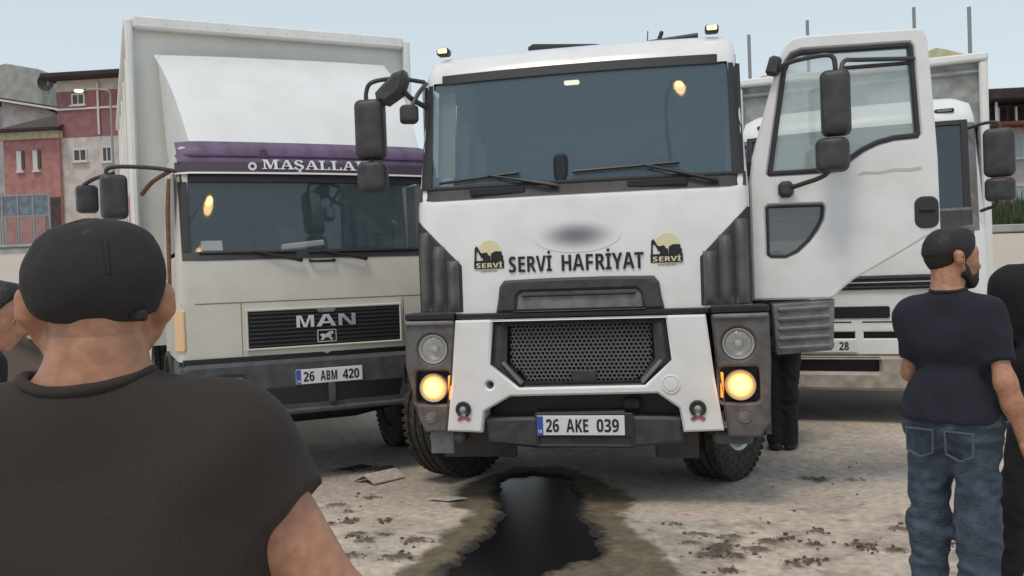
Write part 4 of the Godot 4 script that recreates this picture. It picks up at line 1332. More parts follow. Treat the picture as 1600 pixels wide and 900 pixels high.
func open_door(t: Node3D) -> void:
	var z := -0.29
	var outer := V2([1.165, 1.39, 1.665, 1.385, 1.70, 1.40, 1.755, 1.455, 1.83, 1.515, 1.95, 1.58, 2.10, 1.665, 2.25, 1.755, 2.375, 1.825, 2.37, 2.3, 2.345, 2.8, 2.325, 3.09, 2.305, 3.14, 2.26, 3.155, 1.55, 3.168, 1.47, 3.155, 1.42, 3.11, 1.385, 3.03, 1.19, 2.37, 1.165, 2.2])
	var win := V2([1.285, 2.245, 1.30, 2.235, 1.70, 2.238, 1.76, 2.25, 1.83, 2.31, 1.91, 2.365, 2.0, 2.405, 2.10, 2.428, 2.25, 2.435, 2.265, 2.46, 2.235, 3.04, 2.215, 3.065, 1.53, 3.075, 1.465, 3.055, 1.43, 3.01, 1.40, 2.94])
	var low := V2([1.268, 2.02, 1.285, 2.035, 1.635, 2.03, 1.65, 2.01, 1.64, 1.93, 1.605, 1.86, 1.55, 1.785, 1.47, 1.71, 1.39, 1.675, 1.29, 1.68, 1.268, 1.70])
	var d := part("door", plated(outer, [win, low], z - 0.07, z, 0.014), M.white, t)
	part("window_seal", plated(win, [shrink(win, 0.032)], z - 0.055, z + 0.006, 0.008), M.gasket, d)
	part("door_window", plated(shrink(win, 0.03), [], z - 0.032, z - 0.028), M.pane, d)
	part("window_divider", boxed(Vector3(2.02, 2.93, z - 0.01), Vector3(0.44, 0.026, 0.02), 0.006), M.gasket, d)
	part("window_seal", plated(low, [shrink(low, 0.018)], z - 0.05, z + 0.005, 0.006), M.gasket, d)
	part("lower_window", plated(shrink(low, 0.016), [], z - 0.034, z - 0.03), M.pane_dark, d)
	part("door_trim", plated(V2([1.2, 1.42, 1.66, 1.42, 1.8, 1.53, 2.1, 1.70, 2.33, 1.85, 2.32, 2.38, 2.1, 2.37, 1.95, 2.33, 1.76, 2.2, 1.24, 2.19]), [shrink(low, -0.01)], z - 0.11, z - 0.072, 0.01), M.seat, d)
	var hn := part("door_handle", plated(rounded(2.215, 1.835, 2.365, 2.045, 0.055, 6), [], z - 0.01, z + 0.012, 0.008), M.gasket, d)
	part("handle_grip", boxed(Vector3(2.29, 1.955, z + 0.018), Vector3(0.10, 0.03, 0.02), 0.01), M.black, hn)
	part("worn_sticker", plated(V2([1.86, 2.205, 1.90, 2.23, 2.0, 2.225, 2.1, 2.24, 2.2, 2.236, 2.26, 2.245, 2.27, 2.225, 2.2, 2.214, 2.1, 2.222, 2.0, 2.208, 1.92, 2.212]), [], z + 0.0005, z + 0.0025), M.sticker, d)
	# louvred step skirt hanging under the door
	var sk := part("step_skirt", plated(V2([1.29, 1.36, 1.70, 1.383, 1.685, 1.05, 1.66, 1.035, 1.315, 1.01]), [], z - 0.2, z - 0.01, 0.012), M.plastic_grey, d)
	for k in 5:
		var y := 1.325 - k * 0.066
		part("slat", boxed(Vector3(1.495, y, z - 0.004), Vector3(0.34, 0.034, 0.022), 0.009, Basis(Vector3(0, 0, 1), 0.045) * Basis(Vector3.RIGHT, 0.35)), M.plastic_grey, sk)
	for s in [[1.2, 2.3], [1.2, 1.62]]: part("hinge", boxed(Vector3(1.15, s[1], z - 0.07), Vector3(0.08, 0.1, 0.06), 0.012), M.iron, d)
	# mirrors carried by the door
	var m1 := mirror(t, Vector3(1.70, 2.655, -0.03), Vector3(0.185, 0.42, 0.14), [Vector3(1.36, 2.92, z), Vector3(1.42, 2.965, z + 0.1), Vector3(1.6, 2.97, -0.06), Vector3(1.69, 2.955, -0.04), Vector3(1.705, 2.87, -0.03)], -0.12)
	mirror(t, Vector3(1.675, 2.325, -0.05), Vector3(0.21, 0.22, 0.15), [Vector3(1.41, 2.14, z + 0.02), Vector3(1.5, 2.16, z + 0.1), Vector3(1.63, 2.2, -0.08), Vector3(1.68, 2.28, -0.06)], -0.12)
	part("mirror_mount", boxed(Vector3(1.345, 2.97, z + 0.03), Vector3(0.085, 0.13, 0.08), 0.02, Basis(Vector3(0, 0, 1), -0.3)), M.plastic, t)
	part("mirror_mount", boxed(Vector3(1.40, 2.135, z + 0.03), Vector3(0.1, 0.11, 0.07), 0.025), M.plastic, t)
	part("mirror_arm", tubed(curve([Vector3(1.74, 2.86, -0.04), Vector3(1.77, 2.93, -0.08), Vector3(1.88, 2.955, -0.2), Vector3(2.24, 2.955, z)], 5), 0.015, 8), M.plastic, t)

func shrink(p: PackedVector2Array, w: float) -> PackedVector2Array:
	var q := p.duplicate()
	if Geometry2D.is_polygon_clockwise(q): q.reverse()
	var r := Geometry2D.offset_polygon(q, -w)
	return r[0]

# ------------------------------------------------ the box truck on the left
func box_truck() -> void:
	var t := thing("box_truck", "cream box truck on the left with a purple visor and tall white cargo box", "truck", Vector3(-1.52, 0, -7.2), 0.43)
	var lv := [[1.04, 1.13, 0.0, 0.03, 0.09, -1.5], [1.46, 1.13, 0.005, 0.03, 0.09, -1.5], [1.50, 1.13, 0.005, 0.03, 0.09, -1.5], [1.80, 1.125, 0.0, 0.03, 0.09, -1.5], [1.85, 1.12, -0.01, 0.06, 0.09, -1.5], [2.52, 1.09, -0.15, 0.065, 0.09, -1.5], [2.60, 1.085, -0.17, 0.06, 0.09, -1.5], [2.72, 1.07, -0.22, 0.04, 0.1, -1.5], [2.79, 1.02, -0.34, 0.04, 0.12, -1.48]]
	var omit := func(i: int, reg: String, s: float) -> bool:
		if reg == "f" and (i == 4): return true
		if (reg == "l" or reg == "r") and i == 4 and s > 0.02 and s < 0.75: return true
		return false
	part("cab", cab_shell(lv, omit), M.cream, t)
	part("windshield", patch(lv, -1.04, 1.04, 1.84, 2.53, -0.01, 16, 6), M.windshield2, t)
	part("windshield_rim", patch(lv, -1.075, 1.075, 1.815, 1.885, 0.008, 16, 1, 0.02), M.gasket, t)
	part("windshield_rim", patch(lv, -1.06, 1.06, 2.44, 2.50, 0.006, 16, 1, 0.02), M.gasket, t)
	for s in [-1.0, 1.0]: part("windshield_rim", patch(lv, s * 1.01, s * 1.075, 1.886, 2.439, 0.008, 3, 6, 0.02), M.gasket, t)
	wiper(t, lv, Vector2(-0.18, 1.80), Vector2(-0.55, 1.88), Vector2(-0.95, 1.875), Vector2(-0.22, 1.87))
	wiper(t, lv, Vector2(0.35, 1.80), Vector2(0.0, 1.87), Vector2(-0.12, 1.865), Vector2(0.9, 1.87))
	part("grab_handle", tubed(curve([Vector3(-0.11, 1.80, 0.0), Vector3(-0.1, 1.79, 0.03), Vector3(0.07, 1.79, 0.03), Vector3(0.08, 1.80, 0.0)], 3), 0.011, 6), M.black, t)
	# purple visor with the lettering
	part("sun_visor", patch(lv, -1.07, 1.07, 2.60, 2.785, 0.03, 20, 6, 0.03), M.purple, t)
	part("visor_fold", patch(lv, -1.08, 1.08, 2.648, 2.664, 0.042, 20, 1, 0.02), M.purple_dark, t)
	part("visor_clip", boxed(Vector3(-0.42, 2.665, front_z(lv, -0.42, 2.66) + 0.038), Vector3(0.05, 0.085, 0.02), 0.006), M.purple_dark, t)
	part("visor_pane", patch(lv, -1.09, 1.09, 2.517, 2.598, 0.045, 20, 2, 0.008), M.visor_dark, t)
	part("visor_strip", patch(lv, -1.09, 1.09, 2.502, 2.516, 0.05, 20, 1, 0.02), M.strip_white, t)
	lettering("MAŞALLAH", 0.88, 0.108, Vector3(0.0, 2.566, front_z(lv, 0.3, 2.56) + 0.055), M.strip_white, t, "Droid Serif", 700, 0.004, "lettering", Basis(Vector3.RIGHT, -0.24))
	part("lettering_mark", plated(disc(-0.515, 2.562, 0.034, 18), [disc(-0.515, 2.562, 0.016, 12)], front_z(lv, -0.5, 2.56) + 0.052, front_z(lv, -0.5, 2.56) + 0.057), M.strip_white, t)
	# front panel: seam, grille, maker's letters and lion
	part("panel_seam", patch(lv, -1.1, 1.1, 1.476, 1.484, 0.0015, 20, 1, 0.004), M.seam, t)
	for s in [-0.66, 0.66]: part("panel_seam", patch(lv, s - 0.003, s + 0.003, 1.06, 1.475, 0.0015, 1, 3, 0.004), M.seam, t)
	part("grille_surround", plated(V2([-0.632, 1.098, 0.632, 1.098, 0.632, 1.424, -0.632, 1.424]), [V2([-0.615, 1.115, 0.615, 1.115, 0.615, 1.405, -0.615, 1.405])], -0.03, 0.03, 0.006), M.cream, t)
	var gr := part("grille", boxed(Vector3(0, 1.26, 0.008), Vector3(1.25, 0.31, 0.02), 0.0), M.grille_black, t)
	for k in 9: part("grille_bar", boxed(Vector3(0, 1.132 + k * 0.032, 0.021), Vector3(1.22, 0.012, 0.008), 0.0), M.gasket, gr)
	part("lettering_backing", plated(V2([-0.08, 1.405, 0.08, 1.405, 0.06, 1.375, -0.06, 1.375]), [], 0.015, 0.034, 0.003), M.plastic_grey, gr)
	var mx := -0.175
	for ch in ["M", "A", "N"]:
		lettering(ch, 0.16 if ch == "A" else 0.14, 0.095, Vector3(mx, 1.31, 0.033), M.chrome, t, "Droid Sans", 700, 0.012, "maker_lettering")
		mx += 0.17
	var em := part("maker_emblem", plated(rounded(-0.08, 1.135, 0.075, 1.235, 0.006), [rounded(-0.073, 1.142, 0.068, 1.228, 0.004)], 0.02, 0.03), M.chrome, t)
	part("emblem_lion", plated(V2([-0.055, 1.15, -0.04, 1.175, -0.06, 1.19, -0.04, 1.205, -0.015, 1.195, 0.015, 1.215, 0.045, 1.222, 0.055, 1.205, 0.035, 1.195, 0.03, 1.175, 0.05, 1.15, 0.025, 1.15, 0.01, 1.172, -0.02, 1.17, -0.03, 1.15]), [], 0.02, 0.029), M.chrome, em)
	# bumper
	part("bumper", plated(V2([-1.13, 0.98, -1.08, 1.015, 1.08, 1.015, 1.13, 0.98, 1.13, 0.64, 1.06, 0.575, -1.06, 0.575, -1.13, 0.64]), [rounded(-0.98, 0.74, -0.66, 0.9, 0.03), rounded(0.66, 0.74, 0.98, 0.9, 0.03)], -0.22, 0.05, 0.03), M.bumper_grey, t)
	part("bumper_gap", boxed(Vector3(0, 1.03, -0.06), Vector3(2.2, 0.05, 0.12), 0.0), M.black, t)
	part("bumper_recess", plated(V2([-0.5, 0.80, 0.62, 0.80, 0.58, 0.66, -0.46, 0.66]), [], 0.046, 0.053, 0.003), M.black, t)
	part("tow_bracket", boxed(Vector3(0.015, 0.73, 0.07), Vector3(0.06, 0.16, 0.03), 0.008), M.bumper_grey, t)
	part("bumper_lip", boxed(Vector3(0, 0.60, 0.05), Vector3(2.1, 0.045, 0.06), 0.015), M.bumper_grey, t)
	for s in [-1.0, 1.0]:
		var hl := part("headlight", boxed(Vector3(s * 0.82, 0.82, -0.06), Vector3(0.32, 0.16, 0.05), 0.01), M.rim, t)
		part("lens", boxed(Vector3(s * 0.82, 0.82, 0.0), Vector3(0.315, 0.155, 0.016), 0.006), M.lamp_glass, hl)
		part("step_panel", boxed(Vector3(s * 1.1, 0.86, -0.45), Vector3(0.05, 0.34, 0.5), 0.02), M.bumper_grey, t)
		part("wheel_arch", arch(s * 0.98, 0.46, -1.15, 0.57, 0.34), M.plastic, t)
		part("corner_glow_patch", plated(rounded(-0.05, 0, 0.05, 0.32, 0.02), [], 0.0, 0.02, 0.006, Transform3D(Basis(Vector3.UP, s * 0.85), Vector3(s * 1.105, 1.12, -0.068))), M.amber_pale, t)  # amber colour stands for warm light on the cab corner, no lamp here
		part("side_window", boxed(Vector3(s * 1.105, 2.2, -0.68), Vector3(0.006, 0.62, 0.98), 0.0), M.pane_dark, t)
	number_plate(t, [["26", -0.31, 0.16], ["ABM", -0.015, 0.25], ["420", 0.32, 0.25]], Vector3(0.0, 0.868, 0.058), 0.54, 0.118)
	cab_inside(t, 1.1, 1.08, 1.86, 2.78, -0.02, -1.5, 0.55)
	part("paper_on_dash", boxed(Vector3(-0.84, 1.935, -0.2), Vector3(0.16, 0.09, 0.01), 0.0, Basis(Vector3.RIGHT, -0.5)), M.paper, t)
	part("paper_on_dash", boxed(Vector3(-0.12, 1.93, -0.22), Vector3(0.34, 0.05, 0.12), 0.01, Basis(Vector3(0, 0, 1), 0.1)), M.paper, t)
	part("dash_device", boxed(Vector3(-0.24, 2.03, -0.24), Vector3(0.16, 0.12, 0.06), 0.02), M.black, t)
	part("device_arm", tubed(curve([Vector3(-0.17, 2.06, -0.25), Vector3(0.0, 2.09, -0.28), Vector3(0.1, 2.08, -0.3), Vector3(0.16, 1.9, -0.3)], 4), 0.02, 6), M.black, t)
	# mirror on the near side, on its bent arm
	mirror(t, Vector3(-1.53, 2.32, -0.2), Vector3(0.19, 0.34, 0.13), [Vector3(-1.08, 2.52, -0.18), Vector3(-1.25, 2.545, -0.2), Vector3(-1.5, 2.55, -0.2), Vector3(-1.58, 2.52, -0.2), Vector3(-1.55, 2.44, -0.2)], 0.15)
	mirror(t, Vector3(-1.72, 2.33, -0.5), Vector3(0.16, 0.22, 0.1), [Vector3(-1.53, 2.5, -0.22), Vector3(-1.66, 2.48, -0.4), Vector3(-1.74, 2.44, -0.5)], 0.15)
	part("pillar_trim", tubed([Vector3(-1.14, 2.46, -0.2), Vector3(-1.16, 2.2, -0.14), Vector3(-1.17, 1.5, -0.12)], [0.014, 0.018, 0.014], 8), M.rust, t)
	part("grab_bar", tubed(curve([Vector3(-1.13, 2.52, -0.2), Vector3(-1.25, 2.45, -0.3), Vector3(-1.33, 2.36, -0.42)], 4), 0.018, 8), M.rust, t)
	# fairing on the cab roof
	var A := [Vector3(-1.13, 3.78, -1.64), Vector3(1.08, 3.83, -1.64), Vector3(1.0, 2.80, -0.40), Vector3(-0.95, 2.77, -0.40)]
	var rows := []
	for j in 9:
		var v := j / 8.0
		var r := []
		for i in 17:
			var u := i / 16.0
			var p: Vector3 = (A[3].lerp(A[2], u)).lerp(A[0].lerp(A[1], u), v)
			p.z += 0.10 * sin(PI * v) - 0.05 * pow(absf(u * 2.0 - 1.0), 3.0)
			p.y += 0.05 * sin(PI * v)
			r.append(p)
		rows.append(r)
	var fr := Shape.new()
	fr.grid(rows)
	for e in [0, 16]:
		var edge := []
		var back := []
		for j in 9:
			var p: Vector3 = rows[j][e]
			edge.append(p)
			back.append(Vector3(p.x + (0.04 if e == 0 else -0.04) - (0.12 if e == 0 else -0.12) * (1.0 - j / 8.0), lerpf(2.78, p.y, j / 8.0), -1.66))
		fr.grid([edge, back], false, e == 0)
	part("roof_fairing", fr, M.fairing, t, Transform3D.IDENTITY, 50.0)
	# cargo box
	var zf := -1.75
	var x := 1.36
	var top := 4.13
	var bx := part("cargo_box", boxed(Vector3(0, 2.6, zf - 3.0), Vector3(x * 2 - 0.06, top - 1.08, 5.92), 0.0), M.box_white, t)
	for s in [-1.0, 1.0]:
		part("corner_post", boxed(Vector3(s * (x - 0.025), 2.59, zf + 0.02), Vector3(0.07, top - 1.1, 0.10), 0.02), M.box_trim, bx)
		part("top_rail", boxed(Vector3(s * (x - 0.02), top - 0.04, zf - 3.0), Vector3(0.08, 0.1, 5.9), 0.02), M.box_trim, bx)
		for k in 5:
			var st := boxed(Vector3(s * (x - 0.018), 2.5, zf - 0.9 - k * 1.1), Vector3(0.03, 2.9, 0.05), 0.008)
			part("side_batten", st, M.box_trim, bx)
		part("side_stripe", boxed(Vector3(s * (x - 0.024), 2.4, zf - 3.0), Vector3(0.014, 0.5, 5.6), 0.0), M.red_faded, bx)
	part("front_rail", boxed(Vector3(0, top - 0.05, zf + 0.02), Vector3(x * 2 - 0.12, 0.12, 0.10), 0.02), M.box_trim, bx)
	for i in 14: part("rivet", lathed([Vector2(0.001, 0.006), Vector2(0.008, 0.004), Vector2(0.011, 0.0)], 8, Transform3D(FACING, Vector3(-1.2 + i * 0.185, top - 0.05, zf + 0.07))), M.box_trim, bx)
	part("roof_lump", boxed(Vector3(-0.5, top + 0.03, zf - 0.4), Vector3(0.3, 0.05, 0.2), 0.02, Basis(Vector3(0, 0, 1), 0.06)), M.iron, bx)
	part("roof_lump", boxed(Vector3(-0.15, top + 0.04, zf - 0.4), Vector3(0.16, 0.08, 0.2), 0.02), M.iron, bx)
	chassis(t, -0.2, 7.2, 0.46, 0.97, -1.15, 0.0, [-5.6], 0.82)

# ------------------------------------------------ the white tipper behind, on the right
func far_truck() -> void:
	var t := thing("tipper_truck", "white truck behind the open door on the right, tarp on its body", "truck", Vector3(3.45, 0, -8.9), -0.4)
	var lv := [[0.98, 1.19, 0.0, 0.04, 0.12, -1.9], [1.52, 1.19, 0.0, 0.04, 0.12, -1.9], [1.83, 1.19, -0.01, 0.05, 0.12, -1.9], [1.9, 1.185, -0.03, 0.06, 0.11, -1.9], [2.98, 1.13, -0.22, 0.07, 0.1, -1.9], [3.05, 1.125, -0.235, 0.07, 0.1, -1.9], [3.18, 1.10, -0.30, 0.07, 0.14, -1.9], [3.26, 1.0, -0.46, 0.06, 0.16, -1.86]]
	var omit := func(i: int, reg: String, s: float) -> bool:
		if reg == "f" and i == 3: return true
		if (reg == "l" or reg == "r") and i == 3 and s > 0.03 and s < 0.6: return true
		return false
	part("cab", cab_shell(lv, omit), M.white2, t)
	part("windshield", patch(lv, -1.04, 1.04, 1.9, 3.0, -0.012, 16, 6), M.windshield3, t)
	part("windshield_rim", patch(lv, -1.06, 1.06, 2.955, 3.0, 0.006, 16, 1, 0.02), M.gasket, t)
	part("lower_panel", patch(lv, -1.07, 1.07, 1.885, 2.10, 0.012, 16, 2, 0.02), M.plastic, t)
	part("panel_edge", patch(lv, -1.07, 1.07, 2.10, 2.125, 0.014, 16, 1, 0.02), M.plastic_grey, t)
	for s in [-1.0, 1.0]:
		part("windshield_rim", patch(lv, s * 1.0, s * 1.06, 2.126, 2.954, 0.008, 3, 6, 0.02), M.gasket, t)
		part("corner_pillar", patch(lv, s * 1.062, s * 1.128, 1.9, 2.97, 0.008, 5, 6, 0.02), M.plastic_grey, t)
		part("side_window", boxed(Vector3(s * 1.155, 2.45, -0.85), Vector3(0.006, 1.0, 1.1), 0.0), M.pane_dark, t)
		var rl := part("roof_lamp", plated(rounded(s * 0.86 - 0.09, 3.085, s * 0.86 + 0.09, 3.125, 0.018), [], front_z(lv, 0.86, 3.1) - 0.01, front_z(lv, 0.86, 3.1) + 0.025, 0.01), M.gasket, t)
		part("lens", boxed(Vector3(s * 0.86, 3.105, front_z(lv, 0.86, 3.1) + 0.027), Vector3(0.13, 0.02, 0.008), 0.0), M.lamp_glass, rl)
	wiper(t, lv, Vector2(-0.2, 1.93), Vector2(-0.5, 2.14), Vector2(-0.9, 2.14), Vector2(-0.2, 2.15))
	wiper(t, lv, Vector2(0.7, 1.93), Vector2(0.4, 2.14), Vector2(-0.1, 2.15), Vector2(0.75, 2.15))
	# grille openings in the white front
	var g := part("upper_grille", boxed(Vector3(0.0, 1.42, 0.0), Vector3(1.62, 0.14, 0.05), 0.012), M.black, t)
	for k in 3: part("grille_bar", boxed(Vector3(0, 1.375 + k * 0.045, 0.026), Vector3(1.6, 0.014, 0.02), 0.004), M.plastic if k != 1 else M.rim, g)
	for s in [-1.0, 1.0]:
		part("air_intake", plated(rounded(s * 0.48 - 0.33, 1.065, s * 0.48 + 0.21, 1.185, 0.02) if s < 0 else rounded(-0.22, 1.065, 0.31, 1.185, 0.02), [], -0.02, 0.012, 0.006), M.black, t)
		part("seam", patch(lv, s * 0.55 - 0.5, s * 0.55 + 0.5, 1.02, 1.034, 0.002, 6, 1, 0.004), M.gasket, t)
		var hl := part("headlight", plated(rounded(s * 0.9 - 0.2, 0.72, s * 0.9 + 0.2, 0.98, 0.05), [], -0.06, 0.005, 0.01), M.rim, t)
		part("lens", plated(rounded(s * 0.9 - 0.18, 0.74, s * 0.9 + 0.18, 0.96, 0.045), [], 0.012, 0.02, 0.004), M.lamp_glass, hl)
		part("wheel_arch", arch(s * 1.04, 0.5, -1.2, 0.62, 0.36), M.plastic, t)
	part("lower_front", plated(V2([-1.18, 0.99, 1.18, 0.99, 1.19, 0.70, -1.19, 0.70]), [V2([0.06, 0.93, 0.66, 0.93, 0.66, 0.86, 0.06, 0.86]), V2([-0.66, 0.93, -0.02, 0.93, -0.02, 0.86, -0.66, 0.86])], -0.1, 0.0, 0.01), M.white2, t)
	part("lower_front_back", boxed(Vector3(0, 0.88, -0.11), Vector3(1.6, 0.2, 0.02), 0.0), M.black, t)
	part("bumper", plated(V2([-1.2, 0.69, 1.2, 0.69, 1.2, 0.40, 1.12, 0.345, -1.12, 0.345, -1.2, 0.40]), [rounded(-0.72, 0.53, 0.20, 0.655, 0.02)], -0.18, 0.06, 0.03), M.bumper_tan, t)
	part("bumper_slot", boxed(Vector3(-0.26, 0.59, -0.05), Vector3(1.0, 0.16, 0.02), 0.0), M.black, t)
	number_plate(t, [["26", -0.32, 0.16], ["ADP", -0.03, 0.26], ["28", 0.27, 0.17]], Vector3(-0.27, 0.79, 0.03), 0.54, 0.125)
	cab_inside(t, 1.15, 1.0, 2.0, 3.2, -0.05, -1.9, 0.58)
	mirror(t, Vector3(1.30, 2.62, 0.0), Vector3(0.27, 0.46, 0.14), [Vector3(1.06, 2.9, -0.22), Vector3(1.2, 2.92, -0.1), Vector3(1.3, 2.9, -0.02), Vector3(1.31, 2.82, 0.0)], -0.1)
	mirror(t, Vector3(1.30, 2.27, 0.0), Vector3(0.26, 0.22, 0.14), [Vector3(1.14, 2.08, -0.1), Vector3(1.2, 2.1, -0.05), Vector3(1.26, 2.12, 0.0), Vector3(1.28, 2.2, 0.0)], -0.1)
	mirror(t, Vector3(-1.36, 2.62, 0.0), Vector3(0.22, 0.46, 0.14), [Vector3(-1.06, 2.9, -0.22), Vector3(-1.2, 2.92, -0.1), Vector3(-1.36, 2.82, 0.0)], 0.1)
	# tipper body: hollow box with a rim, dusty inside, tarp on top
	var zf := -2.0
	var hw := 1.4
	var body := Shape.new()
	body.box(Vector3(0, 2.55, zf - 0.06), Vector3(hw * 2 - 0.1, 2.7, 0.06), 0.0)
	body.box(Vector3(0, 2.55, zf - 4.6), Vector3(hw * 2 - 0.1, 2.7, 0.06), 0.0)
	for s in [-1.0, 1.0]: body.box(Vector3(s * (hw - 0.03), 2.55, zf - 2.33), Vector3(0.06, 2.7, 4.6), 0.0)
	body.box(Vector3(0, 1.25, zf - 2.33), Vector3(hw * 2 - 0.14, 0.08, 4.44), 0.0)
	var bo := part("tipper_body", body, M.body_grey, t)
	part("front_rim", boxed(Vector3(0, 3.93, zf + 0.03), Vector3(hw * 2 + 0.04, 0.09, 0.14), 0.02), M.box_trim, bo)
	part("front_rib", boxed(Vector3(0, 3.78, zf + 0.0), Vector3(hw * 2 - 0.1, 0.05, 0.06), 0.015), M.body_grey, bo)
	for s in [-1.0, 1.0]:
		part("side_rim", boxed(Vector3(s * (hw - 0.02), 3.93, zf - 2.4), Vector3(0.10, 0.09, 4.7), 0.02), M.box_trim, bo)
		part("corner_post", boxed(Vector3(s * (hw - 0.03), 2.6, zf + 0.02), Vector3(0.09, 2.56, 0.12), 0.02), M.box_trim, bo)
	for p in [[-1.27, 4.62, -0.3], [-0.64, 5.04, -1.6], [0.72, 5.02, -1.6], [1.27, 4.60, -0.3]]:
		part("stake", tubed([Vector3(p[0], 3.6, zf + p[2]), Vector3(p[0], p[1], zf + p[2])], 0.022, 8), M.galvanised, bo)
	for q in [[-1.0, 0.5, 0.18, 1], [0.92, 0.6, 0.26, 5]]:
		var rows := []
		var nz := FastNoiseLite.new()
		nz.seed = q[3]
		nz.frequency = 2.2
		for j in 9:
			var r := []
			for i in 13:
				var u := i / 12.0
				var v := j / 8.0
				r.append(Vector3(q[0] + (u - 0.5) * q[1] * 1.3, 3.93 + q[2] * pow(maxf(0.0, sin(PI * u)), 0.5) * pow(maxf(0.0, sin(PI * v)), 0.3) * (1.0 + 0.25 * nz.get_noise_2d(u, v)), zf - 0.1 - v * 1.3))
			rows.append(r)
		var tp := Shape.new()
		tp.grid(rows, false, true)
		part("tarp_roll", tp, M.tarp, bo, Transform3D.IDENTITY, 60.0)
	chassis(t, -0.3, 6.4, 0.5, 1.04, -1.2, 0.0, [-4.8, -6.0], 0.92)
	part("shadow_pan", boxed(Vector3(0, 0.42, -0.9), Vector3(1.5, 0.14, 1.2), 0.04), M.iron, t)  # added dark pan that deepens the shadow under this truck
# ---------------------------------------------------------------- the place
const OIL := [-0.13, -7.12, 0.13, -7.24, 0.41, -7.03, 0.42, -6.42, 0.40, -5.99, 0.44, -5.64, 0.48, -5.36, 0.47, -5.12, 0.40, -4.97, 0.27, -4.95, 0.16, -4.84, 0.08, -4.69, 0.02, -4.37, -0.08, -4.0, -0.52, -4.0, -0.50, -4.42, -0.41, -4.90, -0.30, -5.29, -0.17, -5.68, -0.12, -6.05, -0.16, -6.50]
const WET := [-0.47, -6.84, -0.26, -7.14, -0.05, -7.46, 0.38, -7.44, 0.61, -7.00, 0.81, -6.46, 0.82, -6.10, 0.70, -5.86, 0.74, -5.42, 0.82, -5.10, 0.88, -4.65, 0.9, -4.29, 0.9, -3.8, -0.75, -3.8, -0.74, -4.44, -0.69, -4.87, -0.59, -5.26, -0.46, -5.64, -0.34, -6.08, -0.51, -6.28]
const SPOTS := [-1.04, -5.64, 0.07, -0.97, -5.49, 0.06, -1.20, -6.20, 0.05, -1.33, -6.39, 0.08, -1.03, -5.19, 0.08, -0.91, -5.92, 0.035, -0.65, -5.46, 0.08, -0.72, -5.15, 0.09, 1.06, -5.39, 0.05, 1.13, -5.36, 0.05, 1.17, -5.12, 0.09, 1.34, -5.06, 0.08, 1.21, -4.96, 0.06,
	1.46, -5.21, 0.06, 1.56, -5.24, 0.05, 1.80, -5.37, 0.06, 1.69, -5.12, 0.06, 1.96, -5.09, 0.07, 1.95, -5.01, 0.05, 2.29, -5.37, 0.06, 2.10, -4.96, 0.07, 1.56, -4.85, 0.05, 1.48, -4.80, 0.06, 1.03, -4.98, 0.07, 1.12, -5.04, 0.06, 1.11, -4.73, 0.05, 1.00, -5.20, 0.05,
	2.21, -6.71, 0.07, 2.28, -6.64, 0.06, 2.49, -6.61, 0.05, -1.5, -7.6, 0.1, -1.28, -7.62, 0.08, 1.26, -5.30, 0.07, 2.35, -5.0, 0.06, 0.98, -5.6, 0.05, -1.15, -5.95, 0.06, -0.85, -5.6, 0.05, -1.1, -6.6, 0.05, -1.3, -5.9, 0.06]
var rough := FastNoiseLite.new()
var patchy := FastNoiseLite.new()

func terrain(x: float, z: float) -> float:
	var h := 0.0
	if z < -14.0:
		var t := clampf((-z - 14.0) / 24.0, 0.0, 1.0)
		h = lerpf(3.5, 3.3, clampf((x + 15.0) / 30.0, 0.0, 1.0)) * t * (0.6 + 0.4 * t)
		h += clampf((-z - 38.0) / 30.0, 0.0, 1.0) * 2.0
	return h

func edge_dist(p: Vector2, poly: PackedVector2Array) -> float:     # negative inside
	var d := 99.0
	for i in poly.size():
		var q := Geometry2D.get_closest_point_to_segment(p, poly[i], poly[(i + 1) % poly.size()])
		d = minf(d, p.distance_to(q))
	return -d if Geometry2D.is_point_in_polygon(p, poly) else d

